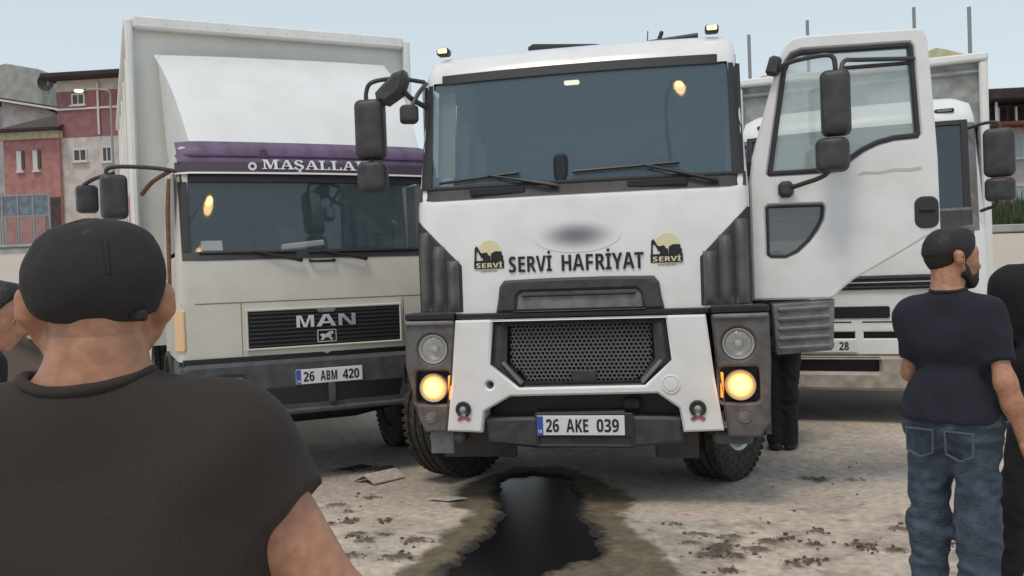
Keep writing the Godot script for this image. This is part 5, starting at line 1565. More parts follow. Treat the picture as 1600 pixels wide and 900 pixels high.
func ground_at(x: float, z: float, oil: PackedVector2Array, wet: PackedVector2Array, near: bool) -> Array:
	var n1 := patchy.get_noise_2d(x * 0.6, z * 0.6)
	var n2 := rough.get_noise_2d(x * 5.0, z * 5.0)
	var n3 := rough.get_noise_2d(x * 22.0 + 50.0, z * 22.0)
	var h := terrain(x, z) + n1 * 0.012 + n2 * 0.006 + n3 * 0.0035
	var c := Vector3(0.60, 0.51, 0.435) * (1.0 + 0.14 * n1 + 0.08 * n2)
	c = c.lerp(Vector3(0.50, 0.455, 0.41), smoothstep(0.0, 0.5, n1))
	if near:
		var p := Vector2(x, z)
		# trampled, damp soil on either side of the spill
		var damp := smoothstep(-0.05, 0.42, patchy.get_noise_2d(x * 1.7 + 9.0, z * 1.7)) * smoothstep(-6.6, -5.2, z)
		c = c.lerp(Vector3(0.215, 0.17, 0.135), damp * 0.5)
		var mud := smoothstep(0.36, 0.56, rough.get_noise_2d(x * 5.0 + 3.0, z * 7.0)) * smoothstep(-7.5, -5.4, z)
		c = c.lerp(Vector3(0.12, 0.088, 0.068), mud * 0.55)
		h += mud * 0.006
		for i in range(0, SPOTS.size(), 3):
			var dx: float = (x - SPOTS[i]) / 1.35
			var dz: float = z - SPOTS[i + 1]
			var r: float = SPOTS[i + 2]
			if absf(dx) < r * 1.6 and absf(dz) < r * 1.6:
				var d := sqrt(dx * dx + dz * dz) / r + n3 * 0.55 + n2 * 0.3
				var k := 1.0 - smoothstep(0.55, 0.9, d)
				c = c.lerp(Vector3(0.075, 0.055, 0.045), k * 0.85)
				h += 0.014 * k * (0.6 + n3) - 0.006 * (1.0 - smoothstep(0.0, 0.5, absf(d - 0.9)))
		# greyer and darker towards the trucks and beneath them
		c = c.lerp(Vector3(0.25, 0.235, 0.225), 0.45 * smoothstep(-5.9, -7.0, z) * (0.7 + n2))
		if x > -1.1 and x < 1.3 and z > -8.2:
			var dw := edge_dist(p, wet) + n2 * 0.07 + n3 * 0.02
			var kw := 1.0 - smoothstep(-0.06, 0.025, dw)
			c = c.lerp(Vector3(0.115, 0.09, 0.052) * (1.0 + 0.5 * n2), kw * 0.9)
			var dd := edge_dist(p, oil) + n2 * 0.05 + n3 * 0.012
			h = lerpf(h * 0.35, h, smoothstep(0.05, 0.35, dd))
			var ko := 1.0 - smoothstep(0.0, 0.09, dd + n3 * 0.03)
			c = c.lerp(Vector3(0.022, 0.019, 0.016), ko)
			h -= (1.0 - smoothstep(-0.06, 0.04, dd)) * 0.034
	return [h, c]

func setting() -> void:
	rough.seed = 4
	rough.frequency = 1.0
	rough.fractal_octaves = 3
	patchy.seed = 11
	patchy.frequency = 1.0
	patchy.fractal_octaves = 3
	var oil := V2(OIL)
	var wet := V2(WET)
	# one sheet: fine where it is near, coarse to the horizon
	var xs := []
	var zs := []
	for v in [-400, -200, -100, -60, -40, -30, -24, -18, -14, -11, -9, -7.5, -6, -5, -4.2, -3.6, -3.1, -2.7, -2.3, -2.0]: xs.append(float(v))
	var x := -1.8
	while x < 3.2:
		xs.append(x)
		x += 0.022
	for v in [3.3, 3.5, 3.8, 4.2, 4.8, 5.5, 6.5, 8, 10, 12, 15, 18, 22, 26, 32, 42, 60, 100, 200, 400]: xs.append(float(v))
	for v in [60, 20, 8, 3, 0, -1.2, -2.0, -2.6, -3.1, -3.4]: zs.append(float(v))
	var z := -3.6
	while z > -8.6:
		zs.append(z)
		z -= 0.024
	for v in [-8.7, -9, -9.4, -10, -11, -12, -13, -14, -16, -18, -21, -24, -28, -32, -36, -40, -45, -52, -60, -75, -100, -160, -260, -420]: zs.append(float(v))
	var verts := PackedVector3Array()
	var cols := PackedColorArray()
	var idx := PackedInt32Array()
	var nx := xs.size()
	for j in zs.size():
		for i in nx:
			var near: bool = xs[i] > -2.1 and xs[i] < 3.4 and zs[j] < -3.0 and zs[j] > -9.5
			var g := ground_at(xs[i], zs[j], oil, wet, near)
			verts.append(Vector3(xs[i], g[0], zs[j]))
			cols.append(Color(g[1].x, g[1].y, g[1].z))
	for j in zs.size() - 1:
		for i in nx - 1:
			var a := j * nx + i
			idx.append_array(PackedInt32Array([a, a + nx, a + 1, a + 1, a + nx, a + nx + 1]))
	var nrm := PackedVector3Array()
	nrm.resize(verts.size())
	for i in range(0, idx.size(), 3):
		var n := (verts[idx[i + 1]] - verts[idx[i]]).cross(verts[idx[i + 2]] - verts[idx[i]])
		if n.y < 0.0: n = -n
		n = n.normalized()
		for k in 3: nrm[idx[i + k]] += n
	for i in nrm.size(): nrm[i] = nrm[i].normalized()
	var arr := []
	arr.resize(Mesh.ARRAY_MAX)
	arr[Mesh.ARRAY_VERTEX] = verts
	arr[Mesh.ARRAY_NORMAL] = nrm
	arr[Mesh.ARRAY_COLOR] = cols
	arr[Mesh.ARRAY_INDEX] = idx
	var gm := ArrayMesh.new()
	gm.add_surface_from_arrays(Mesh.PRIMITIVE_TRIANGLES, arr)
	part("ground", gm, M.ground).set_meta("kind", "structure")
	houses()

func window_on(o: Node3D, x: float, y: float, w: float, h: float, z: float, pane: Material, bars := 1) -> void:
	var f := part("window", plated(V2([x - w / 2 - 0.07, y - h / 2 - 0.07, x + w / 2 + 0.07, y - h / 2 - 0.07, x + w / 2 + 0.07, y + h / 2 + 0.07, x - w / 2 - 0.07, y + h / 2 + 0.07]), [V2([x - w / 2, y - h / 2, x + w / 2, y - h / 2, x + w / 2, y + h / 2, x - w / 2, y + h / 2])], z - 0.05, z + 0.05, 0.01), M.frame, o)
	part("pane", boxed(Vector3(x, y, z + 0.006), Vector3(w, h, 0.01)), pane, f)
	for k in bars: part("sash", boxed(Vector3(x - w / 2 + w * (k + 1) / (bars + 1), y, z + 0.02), Vector3(0.05, h, 0.03)), M.frame, f)
	part("sill", boxed(Vector3(x, y - h / 2 - 0.1, z + 0.06), Vector3(w + 0.3, 0.06, 0.14)), M.frame, f)

func houses() -> void:
	# tall mauve house
	var t := thing("house", "tall mauve and white house behind the box truck, flat dark eaves", "house", Vector3(-22.62, 4.8, -44.9), -0.1)
	part("wall", boxed(Vector3(3.6, 1.8, -4.0), Vector3(7.2, 5.5, 8.0)), M.plaster, t)
	part("wall", boxed(Vector3(3.6, 5.69, -4.0), Vector3(7.24, 2.3, 8.04)), M.mauve, t)
	part("wall", boxed(Vector3(3.6, 7.12, -4.0), Vector3(7.2, 0.56, 8.0)), M.plaster, t)
	part("band", boxed(Vector3(3.6, 5.95, 0.04), Vector3(7.3, 0.09, 0.12)), M.frame, t)
	part("roof", boxed(Vector3(4.1, 7.53, -3.8), Vector3(9.0, 0.26, 9.2), 0.05), M.roof_dark, t)
	window_on(t, 1.15, 6.42, 0.56, 0.45, 0.04, M.pane_far)
	window_on(t, 1.12, 3.62, 0.6, 0.5, 0.02, M.pane_far)
	window_on(t, 4.0, 6.4, 0.65, 0.6, 0.04, M.pane_far)
	window_on(t, 2.55, 3.6, 0.4, 0.65, 0.02, M.pane_far)
	part("drainpipe", tubed([Vector3(2.22, 7.2, 0.1), Vector3(2.22, 4.6, 0.1)], 0.06, 8), M.frame, t)
	# street lamp in front of it
	var s := thing("street_lamp", "lit street lamp on a bent arm before the mauve house", "street lamp", Vector3(-20.65, 4.6, -43.6), 0.0)
	part("pole", tubed([Vector3(1.3, 0, 0), Vector3(1.3, 6.4, 0)], [0.08, 0.05], 8), M.galvanised, s)
	part("arm", tubed(curve([Vector3(1.3, 6.2, 0), Vector3(1.2, 6.75, 0.02), Vector3(0.0, 6.85, 0.05)], 5), 0.04, 8), M.galvanised, s)
	part("lamp_head", boxed(Vector3(-0.15, 6.86, 0.05), Vector3(0.6, 0.1, 0.22), 0.03), M.galvanised, s)
	part("lamp_glass", boxed(Vector3(-0.2, 6.78, 0.08), Vector3(0.42, 0.14, 0.2), 0.05), M.wall_glow, s)
	var li := OmniLight3D.new()
	li.name = "lamp_light"
	li.light_color = Color(1.0, 0.85, 0.6)
	li.light_energy = 0.25
	li.light_size = 0.2
	li.shadow_enabled = true
	li.omni_range = 20.0
	li.omni_attenuation = 2.0
	s.add_child(li)
	li.position = Vector3(-0.2, 6.65, 0.1)
	# pink house with the cream cornice
	var p := thing("house", "low pink house with brown roof and two narrow white windows", "house", Vector3(-25.5, 4.2, -45.0), -0.1)
	part("wall", boxed(Vector3(1.5, 2.3, -3.0), Vector3(3.0, 5.6, 6.0)), M.pink, p)
	part("cornice", boxed(Vector3(1.45, 5.32, 0.0), Vector3(3.3, 0.42, 0.5), 0.05), M.cornice, p)
	var rf := Shape.new()
	rf.quad(Vector3(-0.4, 5.5, 0.6), Vector3(3.2, 5.5, 0.6), Vector3(3.2, 7.2, -3.4), Vector3(1.8, 7.2, -3.4))
	rf.quad(Vector3(-0.4, 5.5, 0.6), Vector3(1.8, 7.2, -3.4), Vector3(1.8, 7.2, -3.4), Vector3(-0.4, 5.5, -6.4))
	rf.quad(Vector3(-0.4, 5.5, -6.4), Vector3(1.8, 7.2, -3.4), Vector3(3.2, 7.2, -3.4), Vector3(3.2, 5.5, -6.4))
	part("roof", rf, M.roof_brown, p)
	part("eave", boxed(Vector3(1.4, 5.53, 0.35), Vector3(3.7, 0.12, 0.6)), M.roof_dark, p)
	for q in [0.85, 1.72]:
		var w := part("window", boxed(Vector3(q, 4.05, 0.02), Vector3(0.26, 1.0, 0.08)), M.frame, p)
		part("sill", boxed(Vector3(q + 0.06, 3.5, 0.06), Vector3(0.4, 0.1, 0.16)), M.frame, w)
		part("pane", boxed(Vector3(q + 0.2, 4.1, 0.03), Vector3(0.14, 0.9, 0.08)), M.pane_far, w)
	part("door", boxed(Vector3(2.55, 1.2, 0.02), Vector3(0.8, 1.9, 0.06)), M.roof_brown, p)
	# white gabled house behind it
	var g := thing("house", "white gabled house with a sloping dark roof above the pink house", "house", Vector3(-28.6, 5.0, -50.5), -0.1)
	part("wall", plated(V2([0.0, -1.2, 3.2, -1.2, 3.2, 6.7, 2.6, 6.9, 0.0, 7.55]), [], -6.0, 0.0), M.plaster, g)
	part("wall", boxed(Vector3(-2.0, 3.0, -3.2), Vector3(4.0, 8.4, 6.2)), M.plaster_grey, g)
	part("roof", boxed(Vector3(0.6, 7.42, -3.0), Vector3(6.6, 0.2, 7.4), 0.03, Basis(Vector3(0, 0, 1), -0.2)), M.roof_dark, g)
	part("fascia", boxed(Vector3(0.6, 7.36, 0.76), Vector3(6.6, 0.12, 0.1), 0.02, Basis(Vector3(0, 0, 1), -0.2)), M.frame, g)
	part("chimney", boxed(Vector3(3.05, 7.1, -1.0), Vector3(0.4, 0.9, 0.4), 0.03), M.concrete, g)
	window_on(g, -1.6, 5.2, 0.9, 1.2, -0.06, M.pane_far)
	# grey block at the back
	var b := thing("house", "plain grey concrete block behind the gabled house, flat top", "house", Vector3(-37.0, 5.5, -60.0), -0.1)
	part("wall", plated(V2([0, -1.2, 6.2, -1.2, 6.15, 10.7, 5.9, 11.0, 3.6, 11.5, 3.3, 11.45, 0, 10.5]), [], -8.0, 0.0, 0.05), M.concrete, b)
	part("aerial", tubed([Vector3(6.9, 8.4, 0.5), Vector3(6.9, 10.2, 0.5)], 0.05, 6), M.galvanised, b)
	part("dish", lathed([Vector2(0.01, 0.0), Vector2(0.4, 0.1), Vector2(0.6, 0.25)], 16, Transform3D(FACING, Vector3(6.9, 9.9, 0.5))), M.iron, b)
	for k in 2: window_on(b, 1.6 + k * 2.6, 6.0, 0.8, 1.0, 0.0, M.pane_far)
	# fence of blue sheet and bars
	var f := thing("fence", "blue grey sheet metal fence with bars below the pink house", "fence", Vector3(-23.6, 3.55, -37.9), -0.05)
	for k in 7:
		var x := k * 0.68
		part("post", boxed(Vector3(x, 1.15, 0), Vector3(0.08, 2.4, 0.08), 0.01), M.galvanised, f)
		if k < 6:
			part("panel", boxed(Vector3(x + 0.34, 1.75, -0.01), Vector3(0.58, 0.8, 0.03), 0.005), M.fence_blue, f)
			for j in 4: part("bar", boxed(Vector3(x + 0.12 + j * 0.15, 0.68, 0.0), Vector3(0.03, 1.3, 0.03)), M.galvanised, f)
	part("rail", boxed(Vector3(2.04, 2.2, 0), Vector3(4.2, 0.07, 0.05)), M.galvanised, f)
	part("rail", boxed(Vector3(2.04, 1.31, 0.012), Vector3(4.2, 0.06, 0.04)), M.galvanised, f)
	var wl := thing("retaining_wall", "pale grey retaining wall under the blue fence", "wall", Vector3(-21.5, 0, -37.2), -0.05)
	part("wall_face", boxed(Vector3(0, 2.2, 0), Vector3(12.0, 2.6, 0.4), 0.04), M.plaster_grey, wl)
	part("coping", boxed(Vector3(0, 3.56, 0.02), Vector3(12.1, 0.12, 0.5), 0.03), M.concrete, wl)
	# rubble by the yard's edge
	var rb := thing("rubble_heap", "heap of broken tan boards and earth at the left edge", "heap", Vector3(-9.6, 0, -15.6), 0.2)
	var rng := RandomNumberGenerator.new()
	rng.seed = 77
	var hp := Shape.new()
	var rows := []
	for j in 7:
		var r := []
		for i in 20:
			var a := TAU * i / 20
			var k := j / 6.0
			r.append(Vector3(cos(a) * 1.9 * (1.0 - k) * (1.0 + 0.15 * sin(a * 3.0 + j)), sin(k * PI / 2) * 1.55 - 0.05 + rng.randf() * 0.1, sin(a) * 1.3 * (1.0 - k)))
		rows.append(r)
	hp.grid(rows, true, true)
	part("earth", hp, M.clod, rb, Transform3D.IDENTITY, 20.0)
	for k in 18: part("board", boxed(Vector3(rng.randf_range(-1.3, 1.3), 0, rng.randf_range(-0.2, 1.0)) + Vector3(0, rng.randf_range(0.7, 1.75), 0), Vector3(rng.randf_range(0.7, 1.6), 0.05, 0.16), 0.01, Basis.from_euler(Vector3(rng.randf_range(-0.5, 0.5), rng.randf_range(-1, 1), rng.randf_range(-0.3, 0.3)))), M.board, rb)
	# building on the right with a balcony
	var r := thing("apartment_building", "ochre and red building with a dark roof balcony at the right edge", "building", Vector3(21.6, 3.2, -41.0), -0.1)
	part("wall", boxed(Vector3(5.0, 1.8, -4.0), Vector3(10.0, 5.4, 8.0)), M.ochre, r)
	part("pillar", boxed(Vector3(0.9, 2.0, 0.1), Vector3(0.5, 5.0, 0.5), 0.03), M.brick_red, r)
	part("wall", boxed(Vector3(0.3, 1.8, 0.06), Vector3(0.9, 5.4, 0.3)), M.plaster_grey, r)
	for k in 2:
		part("wall", boxed(Vector3(2.5 + k * 3.2, 2.2, 0.06), Vector3(2.4, 5.0, 0.1)), M.plaster, r)
		window_on(r, 2.3 + k * 3.2, 3.5, 1.6, 0.95, 0.12, M.pane_light, 2)
		window_on(r, 2.3 + k * 3.2, 1.2, 1.6, 0.95, 0.12, M.pane_light, 2)
	part("balcony_floor", boxed(Vector3(5.0, 4.45, 0.4), Vector3(10.4, 0.16, 1.6), 0.02), M.brick_red, r)
	for k in 26: part("baluster", boxed(Vector3(0.2 + k * 0.38, 4.85, 1.1), Vector3(0.08, 0.72, 0.08)), M.frame if k % 2 else M.roof_dark, r)
	part("balcony_rail", boxed(Vector3(5.0, 5.2, 1.1), Vector3(10.2, 0.07, 0.1)), M.roof_dark, r)
	part("upper_wall", boxed(Vector3(5.0, 5.1, -3.5), Vector3(9.6, 1.3, 7.4)), M.roof_brown, r)
	part("roof", boxed(Vector3(5.0, 5.62, -2.8), Vector3(10.8, 0.5, 9.6), 0.06), M.roof_dark, r)
	part("chimney", boxed(Vector3(-0.2, 5.5, 0.4), Vector3(0.5, 1.6, 0.5), 0.05), M.roof_dark, r)
	part("flue", tubed([Vector3(0.0, 5.0, 0.7), Vector3(0.05, 6.9, 0.7)], [0.16, 0.12], 8), M.concrete, r)
	part("drainpipe", tubed([Vector3(0.42, 4.4, 1.3), Vector3(0.42, 6.0, 1.3)], 0.06, 8), M.strip_white, r)
	# grass bank below it
	var gm := Shape.new()
	for k in 5:
		var a := k * 1.3
		var d := Vector3(cos(a), 0, sin(a)) * 0.05
		gm.tri(d * 0.6 - d.cross(Vector3.UP) * 0.35, d * 0.6 + d.cross(Vector3.UP) * 0.35, d * 2.6 + Vector3(0, 0.3 + 0.08 * k, 0))
	var mm := MultiMesh.new()
	mm.transform_format = MultiMesh.TRANSFORM_3D
	mm.mesh = gm.mesh(0.0)
	mm.instance_count = 6000
	for k in 6000:
		var x := rng.randf_range(13.0, 34.0)
		var z := rng.randf_range(-40.0, -34.2)
		var sc := rng.randf_range(0.6, 1.7) * (1.0 + 0.7 * rough.get_noise_2d(x * 0.5, z * 0.5))
		mm.set_instance_transform(k, Transform3D(Basis(Vector3.UP, rng.randf() * TAU).scaled(Vector3(sc * 1.4, sc, sc * 1.4)), Vector3(x, terrain(x, z) - 0.02, z)))
	var gi := MultiMeshInstance3D.new()
	gi.name = "grass"
	gi.multimesh = mm
	gi.material_override = M.leaf
	add_child(gi)
	tag(gi, "green grass and weeds on the bank below the ochre building", "grass")
	gi.set_meta("kind", "stuff")
	var kb := thing("kerb", "pale concrete kerb along the foot of the grass bank", "kerb", Vector3(22.0, 2.75, -33.9), -0.02)
	part("kerb_stone", boxed(Vector3(0, 0, 0), Vector3(24.0, 0.3, 0.3), 0.04), M.concrete, kb)
	tree("tree", "dark leafy tree at the left edge beside the pink house", Vector3(-28.1, 3.8, -43.0), 4.6, 1.5, 5)

func tree(called: String, label: String, at: Vector3, h: float, r: float, seed_: int) -> void:
	var rng := RandomNumberGenerator.new()
	rng.seed = seed_
	var t := thing(called, label, "tree", at)
	var trunk := Shape.new()
	trunk.tube(curve([Vector3(0, 0, 0), Vector3(0.08, h * 0.3, 0.05), Vector3(0.0, h * 0.55, 0.0), Vector3(0.1, h * 0.85, 0.1)], 4), 0.09, 8)
	for k in 6:
		var a := k * 1.05
		trunk.tube([Vector3(0.03, h * (0.4 + 0.06 * k), 0), Vector3(cos(a) * r * 0.4, h * (0.55 + 0.06 * k), sin(a) * r * 0.4), Vector3(cos(a) * r * 0.75, h * (0.62 + 0.06 * k), sin(a) * r * 0.75)], [0.05, 0.035, 0.015], 6)
	part("trunk", trunk, M.bark, t)
	var lf := Shape.new()
	for c in 60:
		var d := Vector3(rng.randfn(), rng.randfn(), rng.randfn()).normalized() * r * pow(rng.randf(), 0.4)
		var cc := Vector3(0, h * 0.72, 0) + d * Vector3(1, 0.85, 1)
		for k in 40:
			var p := cc + Vector3(rng.randfn(), rng.randfn(), rng.randfn()) * 0.16
			var b := Basis.from_euler(Vector3(rng.randf() * TAU, rng.randf() * TAU, 0)) * Basis.from_scale(Vector3.ONE * rng.randf_range(0.06, 0.12))
			lf.quad(p + b * Vector3(-0.5, 0, 0), p + b * Vector3(0, -0.9, 0.1), p + b * Vector3(0.5, 0, 0), p + b * Vector3(0, 0.9, 0.1))
	part("crown", lf, M.leaf, t, Transform3D.IDENTITY, 0.0)

# ---------------------------------------------------------------- small things on the ground
func small_things() -> void:
	var rng := RandomNumberGenerator.new()
	rng.seed = 5
	# the spill
	var oil := V2(OIL)
	var s := Shape.new()
	var smooth_edge: PackedVector2Array = Geometry2D.offset_polygon(oil, 0.09)[0]
	if not Geometry2D.is_polygon_clockwise(smooth_edge): smooth_edge.reverse()
	var ix := Geometry2D.triangulate_polygon(smooth_edge)
	for i in range(0, ix.size(), 3):
		var q := []
		for k in 3: q.append(Vector3(smooth_edge[ix[i + k]].x, -0.018, smooth_edge[ix[i + k]].y))
		if (q[1] - q[0]).cross(q[2] - q[0]).y < 0.0: q.reverse()
		s.tri(q[0], q[1], q[2])
	tag(part("oil_puddle", s, M.oil), "black oil puddle running from under the middle truck to the front", "puddle")
	# broken boards and scraps
	tag(part("broken_board", folded([Vector2(-0.19, 0.10), Vector2(0.03, -0.17), Vector2(0.20, -0.05), Vector2(0.02, 0.19)], 0.045, 0.3), M.board, self, Transform3D(Basis(Vector3.UP, -0.15), Vector3(-1.13, 0.008, -7.16))), "pale folded board lying before the box truck's bumper", "board")
	tag(part("broken_board", folded([Vector2(-0.15, 0.0), Vector2(-0.02, -0.07), Vector2(0.15, 0.03), Vector2(0.02, 0.09)], 0.02, 0.0), M.board, self, Transform3D(Basis.IDENTITY, Vector3(-0.53, 0.012, -6.44))), "flat pale board near the left edge of the oil", "board")
	tag(part("dark_scrap", folded([Vector2(-0.16, 0.02), Vector2(-0.02, -0.07), Vector2(0.17, -0.02), Vector2(0.06, 0.06)], 0.03, 0.1), M.scrap_dark, self, Transform3D(Basis(Vector3.UP, 0.3), Vector3(-1.42, 0.01, -7.58))), "dark crumpled scrap left of the pale folded board", "scrap")
	tag(part("dark_scrap", folded([Vector2(-0.12, 0.02), Vector2(-0.02, -0.07), Vector2(0.13, -0.03), Vector2(0.03, 0.06)], 0.04, 0.1), M.scrap_dark, self, Transform3D(Basis(Vector3.UP, -0.2), Vector3(-1.15, 0.01, -7.5))), "dark scrap just behind the pale folded board", "scrap")
	# clods kicked up from the trampled soil
	var c := Shape.new()
	var ring := []
	for j in 5:
		var r := []
		for i in 7:
			var w := TAU * i / 7
			var rr := sin(PI * (j + 0.02) / 4.08) * (1.0 + 0.25 * sin(i * 2.3 + j * 1.7))
			r.append(Vector3(cos(w) * rr, cos(PI * j / 4.0) * 0.6, sin(w) * rr))
		ring.append(r)
	c.grid(ring, true, true)
	var cm := c.mesh(30.0)
	var mm := MultiMesh.new()
	mm.transform_format = MultiMesh.TRANSFORM_3D
	mm.mesh = cm
	mm.instance_count = 1000
	for k in 1000:
		var p := Vector2.ZERO
		if k < 850:
			var i := (rng.randi() % (SPOTS.size() / 3)) * 3
			p = Vector2(SPOTS[i], SPOTS[i + 1]) + Vector2(rng.randfn() * 1.3, rng.randfn()) * SPOTS[i + 2] * 0.7
		else:
			p = Vector2(rng.randf_range(-1.7, 2.9), rng.randf_range(-7.4, -4.0))
		var sc := 0.002 + 0.013 * pow(rng.randf(), 3.5)
		if edge_dist(p, oil) < 0.10: sc = 0.0012
		mm.set_instance_transform(k, Transform3D(Basis.from_euler(Vector3(rng.randf(), rng.randf() * TAU, rng.randf())).scaled(Vector3(sc * 1.3, sc * 0.8, sc)), Vector3(p.x, sc * 0.3 + 0.002, p.y)))
	var gi := MultiMeshInstance3D.new()
	gi.name = "soil_clods"
	gi.multimesh = mm
	gi.material_override = M.clod
	add_child(gi)
	tag(gi, "small brown clods of soil scattered over the yard", "soil")
	gi.set_meta("kind", "stuff")
	# the street lamp behind the photographer that shows in the glass
	var l := thing("street_lamp", "tall street lamp behind the viewer, mirrored in the middle truck's windshield", "street lamp", LAMP, 0.0)
	part("pole", tubed([Vector3(0, 0, 0), Vector3(0, LAMP_H, 0)], [0.11, 0.06], 10), M.galvanised, l)
	part("arm", tubed(curve([Vector3(0, LAMP_H - 0.1, 0), Vector3(0.1, LAMP_H + 0.5, -0.08), Vector3(0.45, LAMP_H + 0.9, -0.35)], 5), 0.05, 8), M.galvanised, l)
	part("lamp_head", boxed(Vector3(0.62, LAMP_H + 0.93, -0.46), Vector3(0.5, 0.12, 0.34), 0.05, Basis(Vector3.UP, 0.6)), M.galvanised, l)
	part("lamp_glass", boxed(Vector3(0.67, LAMP_H + 0.82, -0.5), Vector3(0.24, 0.14, 0.2), 0.05), M.street_glow, l)
	var li := OmniLight3D.new()
	li.name = "lamp_light"
	li.light_color = Color(1.0, 0.8, 0.5)
	li.light_energy = 0.5
	li.light_size = 0.2
	li.shadow_enabled = true
	li.omni_range = 40.0
	li.omni_attenuation = 2.0
	l.add_child(li)
	li.position = Vector3(0.67, 8.3, -0.5)

const LAMP := Vector3(0.35, 0, 3.7)
const LAMP_H := 7.6

# a thin board, folded along its middle by some angle, lifted at the fold
func folded(o: Array, thick: float, fold: float) -> Shape:
	var s := Shape.new()
	var q := []
	for p in o: q.append(Vector3(p.x, 0.0, p.y))
	var m1: Vector3 = (q[1] + q[2]) * 0.5 + Vector3(0, fold * 0.2, 0)
	var m2: Vector3 = (q[3] + q[0]) * 0.5 + Vector3(0, fold * 0.2, 0)
	var up := Vector3(0, maxf(0.006, thick * 0.2), 0)
	var rows := [[q[0], m2, q[3]], [q[1], m1, q[2]]]
	var top := []
	for r in rows:
		var a := []
		for p in r: a.append(p + up)
		top.append(a)
	s.grid(top, false, true)
	s.grid(rows)
	for r in 2: s.grid([rows[r], top[r]])
	s.grid([[rows[0][0], rows[1][0]], [top[0][0], top[1][0]]])
	s.grid([[rows[0][2], rows[1][2]], [top[0][2], top[1][2]]])
	return s

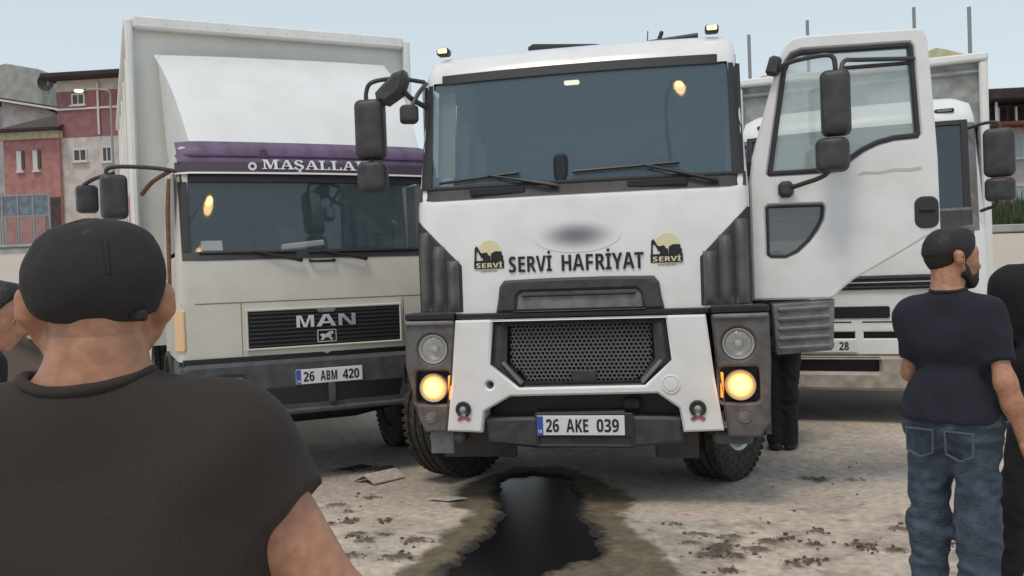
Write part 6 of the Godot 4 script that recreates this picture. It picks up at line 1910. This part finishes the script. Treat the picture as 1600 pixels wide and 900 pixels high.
# ---------------------------------------------------------------- people
func people() -> void:
	# foreground: seen from behind, broad, cap on
	var hd := Vector3(-0.008, 1.588, 0.015)
	var j := {"neck": Vector3(0.0, 1.44, -0.005), "head": hd, "shl": Vector3(0.19, 1.40, -0.01), "shr": Vector3(-0.19, 1.40, -0.01), "chest": Vector3(0, 1.26, 0),
		"elbl": Vector3(0.335, 1.15, -0.02), "elbr": Vector3(-0.335, 1.15, -0.03), "wrl": Vector3(0.36, 0.92, 0.14), "wrr": Vector3(-0.37, 0.92, 0.15)}
	var ht := Vector3(0.04, 0.30, 0.0)
	var a := person("man in the foreground seen from behind, black cap and faded black T-shirt", Vector3(-0.575, 0, -1.2), PI + 0.1, {"joints": j, "girth": 1.15, "arm_girth": 1.0, "neck_girth": 1.09, "trunk": 0.10, "head_turn": ht, "head_scale": 0.91, "cell": 0.007, "head_cell": 0.004, "hands": true},
		{"shirt": M.shirt_black, "trousers": M.trousers_black, "shoes": M.shoe, "sleeve": 0.36, "collar": 0.045, "fold": 3.2, "fold_depth": 0.036, "sleeve_ease": 0.6, "seed": 3})
	hair(a, hd, ht, 0.91, M.hair, -0.006, 0.004)
	# cap
	var cf := Field.new()
	cf.K = 0.03
	cf.bone(Vector3(0, 0.05, -0.035), Vector3(0, 0.056, 0.02), 0.078, 0.078)
	cf.bone(Vector3(-0.022, 0.03, -0.04), Vector3(0.022, 0.03, -0.04), 0.066, 0.066)
	cf.bone(Vector3(-0.03, 0.07, -0.02), Vector3(0.03, 0.062, -0.02), 0.062, 0.062)
	cf.cut(Vector3(0, -1, 0.36), Vector3(0, 0.016, 0))
	cf.noise = FastNoiseLite.new()
	cf.noise.frequency = 9.0
	cf.amp = 0.005
	var cx := Transform3D(Basis.from_euler(ht) * Basis.from_scale(Vector3.ONE * 0.91), hd)
	var cp := part("cap", cf.mesh(0.004), M.cap, a, cx)
	part("cap_strap", boxed(Vector3(-0.054, -0.008, -0.096), Vector3(0.034, 0.016, 0.01), 0.004, Basis(Vector3.UP, -0.7)), M.cap, cp)
	for k in 6:
		var w := TAU * k / 6 + 0.3
		var seam := []
		for i in 9:
			var e := PI / 2 * i / 8.0
			seam.append(Vector3(cos(w) * 0.0875 * sin(e), 0.052 + cos(e) * 0.0875, sin(w) * (0.112) * sin(e) - 0.008))
		part("cap_seam", tubed(seam, 0.003, 5), M.cap, cp)
	var vis := Shape.new()
	var rows := []
	for i in 9:
		var r := []
		for k in 13:
			var w := PI * (0.18 + 0.64 * k / 12.0)
			var q := i / 8.0
			r.append(Vector3(cos(w) * (0.084 + 0.01 * q), 0.018 - 0.02 * q * q - 0.02 * cos(w) * cos(w), 0.0 + sin(w) * (0.1 + 0.075 * q)))
		rows.append(r)
	vis.grid(rows)
	part("cap_peak", vis, M.cap, cp, Transform3D.IDENTITY, 60.0)
	# jeans man on the right, turned away, looking right
	var h2 := Vector3(0.0, 1.615, 0.035)
	var t2 := Vector3(0.0, -0.62, 0.0)
	var b := person("man in navy T-shirt and blue jeans on the right, bearded, looking right", Vector3(1.805, 0, -3.66), PI - 0.85, {"joints": {"head": h2, "neck": Vector3(0, 1.445, -0.01), "shl": Vector3(0.143, 1.395, -0.02), "shr": Vector3(-0.143, 1.395, 0.0),
			"elbr": Vector3(-0.225, 1.13, -0.05), "wrr": Vector3(-0.275, 0.895, 0.0), "elbl": Vector3(0.19, 1.14, 0.05), "wrl": Vector3(0.16, 1.0, 0.26),
			"hipl": Vector3(0.09, 0.94, 0.0), "hipr": Vector3(-0.09, 0.94, 0.0), "kneel": Vector3(0.115, 0.5, 0.02), "kneer": Vector3(-0.09, 0.5, 0.0), "anklel": Vector3(0.13, 0.08, 0.0), "ankler": Vector3(-0.09, 0.08, -0.04)}, "girth": 0.88, "arm_girth": 0.78, "trunk": 0.062, "head_turn": t2, "head_scale": 0.97, "cell": 0.011, "head_cell": 0.0045},
		{"shirt": M.shirt_navy, "trousers": M.denim, "shoes": M.shoe, "sleeve": 0.70, "seed": 9, "hem": 0.965, "ease": 0.016, "leg_fold": 0.02, "sleeve_ease": 0.7, "belt": 1.0, "hem_ease": 0.024, "leg_ease": 0.018, "fold": 6.0, "fold_depth": 0.022, "collar": 0.05})
	hair(b, h2, t2, 0.97, M.hair)
	beard(b, h2, t2, 0.97, M.hair)
	for s in [-1.0, 1.0]:
		var zz := -0.142
		part("back_pocket", plated(V2([s * 0.078 - 0.056, 0.935, s * 0.078 + 0.056, 0.935, s * 0.078 + 0.054, 0.84, s * 0.078, 0.815, s * 0.078 - 0.054, 0.84]), [V2([s * 0.078 - 0.052, 0.93, s * 0.078 + 0.052, 0.93, s * 0.078 + 0.05, 0.843, s * 0.078, 0.82, s * 0.078 - 0.05, 0.843])], zz, zz + 0.012), M.denim_thread, b)
	# tall man at the right edge
	var c := person("tall man all in black at the right edge, seen from behind", Vector3(2.42, 0, -3.9), PI - 0.25, {"joints": {"neck": Vector3(0, 1.555, -0.015), "head": Vector3(-0.05, 1.72, 0.03), "shl": Vector3(0.215, 1.50, -0.01), "shr": Vector3(-0.215, 1.50, -0.01), "chest": Vector3(0, 1.37, 0), "waist": Vector3(0, 1.14, 0.0),
			"elbl": Vector3(0.255, 1.2, 0.04), "wrl": Vector3(0.14, 1.12, 0.26), "elbr": Vector3(-0.26, 1.2, -0.02), "wrr": Vector3(-0.26, 0.95, 0.06), "hipl": Vector3(0.10, 0.97, 0), "hipr": Vector3(-0.10, 0.97, 0), "kneel": Vector3(0.2, 0.52, 0.0), "kneer": Vector3(-0.13, 0.52, 0.02), "anklel": Vector3(0.29, 0.08, 0.0), "ankler": Vector3(-0.14, 0.08, 0.0)}, "girth": 1.05, "arm_girth": 0.95},
		{"shirt": M.shirt_coal, "trousers": M.trousers_black, "shoes": M.shoe, "sleeve": 0.74, "seed": 21, "hem": 0.93})
	hair(c, Vector3(-0.05, 1.72, 0.03), Vector3.ZERO, 1.0, M.hair)
	# legs under the open door
	var d := person("man standing behind the open truck door, only dark trousers showing", Vector3(2.33, 0, -7.8), PI - 0.3, {"joints": {"kneel": Vector3(0.06, 0.49, 0.02), "anklel": Vector3(0.05, 0.08, -0.02), "kneer": Vector3(-0.07, 0.49, 0.02), "ankler": Vector3(-0.07, 0.08, 0.0), "elbl": Vector3(0.2, 1.14, 0.1), "wrl": Vector3(0.1, 1.15, 0.3), "elbr": Vector3(-0.2, 1.14, 0.1), "wrr": Vector3(-0.08, 1.12, 0.3)}, "cell": 0.016, "head_cell": 0.007},
		{"shirt": M.shirt_coal, "trousers": M.trousers_black, "shoes": M.shoe, "seed": 31})
	hair(d, Vector3(0, 1.615, 0.02), Vector3.ZERO, 1.0, M.hair)
	# head at the left edge
	var h5 := Vector3(0.14, 1.535, 0.12)
	var t5 := Vector3(0.25, 0.1, 0.0)
	var e := person("man cut off by the left edge, dark hair, leaning forward in profile", Vector3(-2.06, 0, -3.2), PI / 2, {"joints": {"head": h5 - Vector3(0.14, 0, -0.06), "neck": Vector3(0, 1.40, 0.06), "chest": Vector3(0, 1.26, 0.0), "shl": Vector3(0.185, 1.34, 0.02), "shr": Vector3(-0.185, 1.34, 0.02)}, "head_turn": t5, "head_cell": 0.005, "head_scale": 1.0},
		{"shirt": M.shirt_coal, "trousers": M.trousers_black, "shoes": M.shoe, "seed": 41})
	hair(e, h5 - Vector3(0.14, 0, -0.06), t5, 1.0, M.hair, 0.01, -0.01)
	# someone far off between the men on the left
	var g := person("distant person in dark clothes standing in the yard at the left", Vector3(-10.7, 0, -19.5), 0.4, {"cell": 0.03, "head_cell": 0.012}, {"shirt": M.shirt_coal, "trousers": M.trousers_black, "shoes": M.shoe_tan, "seed": 51})
	hair(g, Vector3(0, 1.615, 0.02), Vector3.ZERO, 1.0, M.hair)
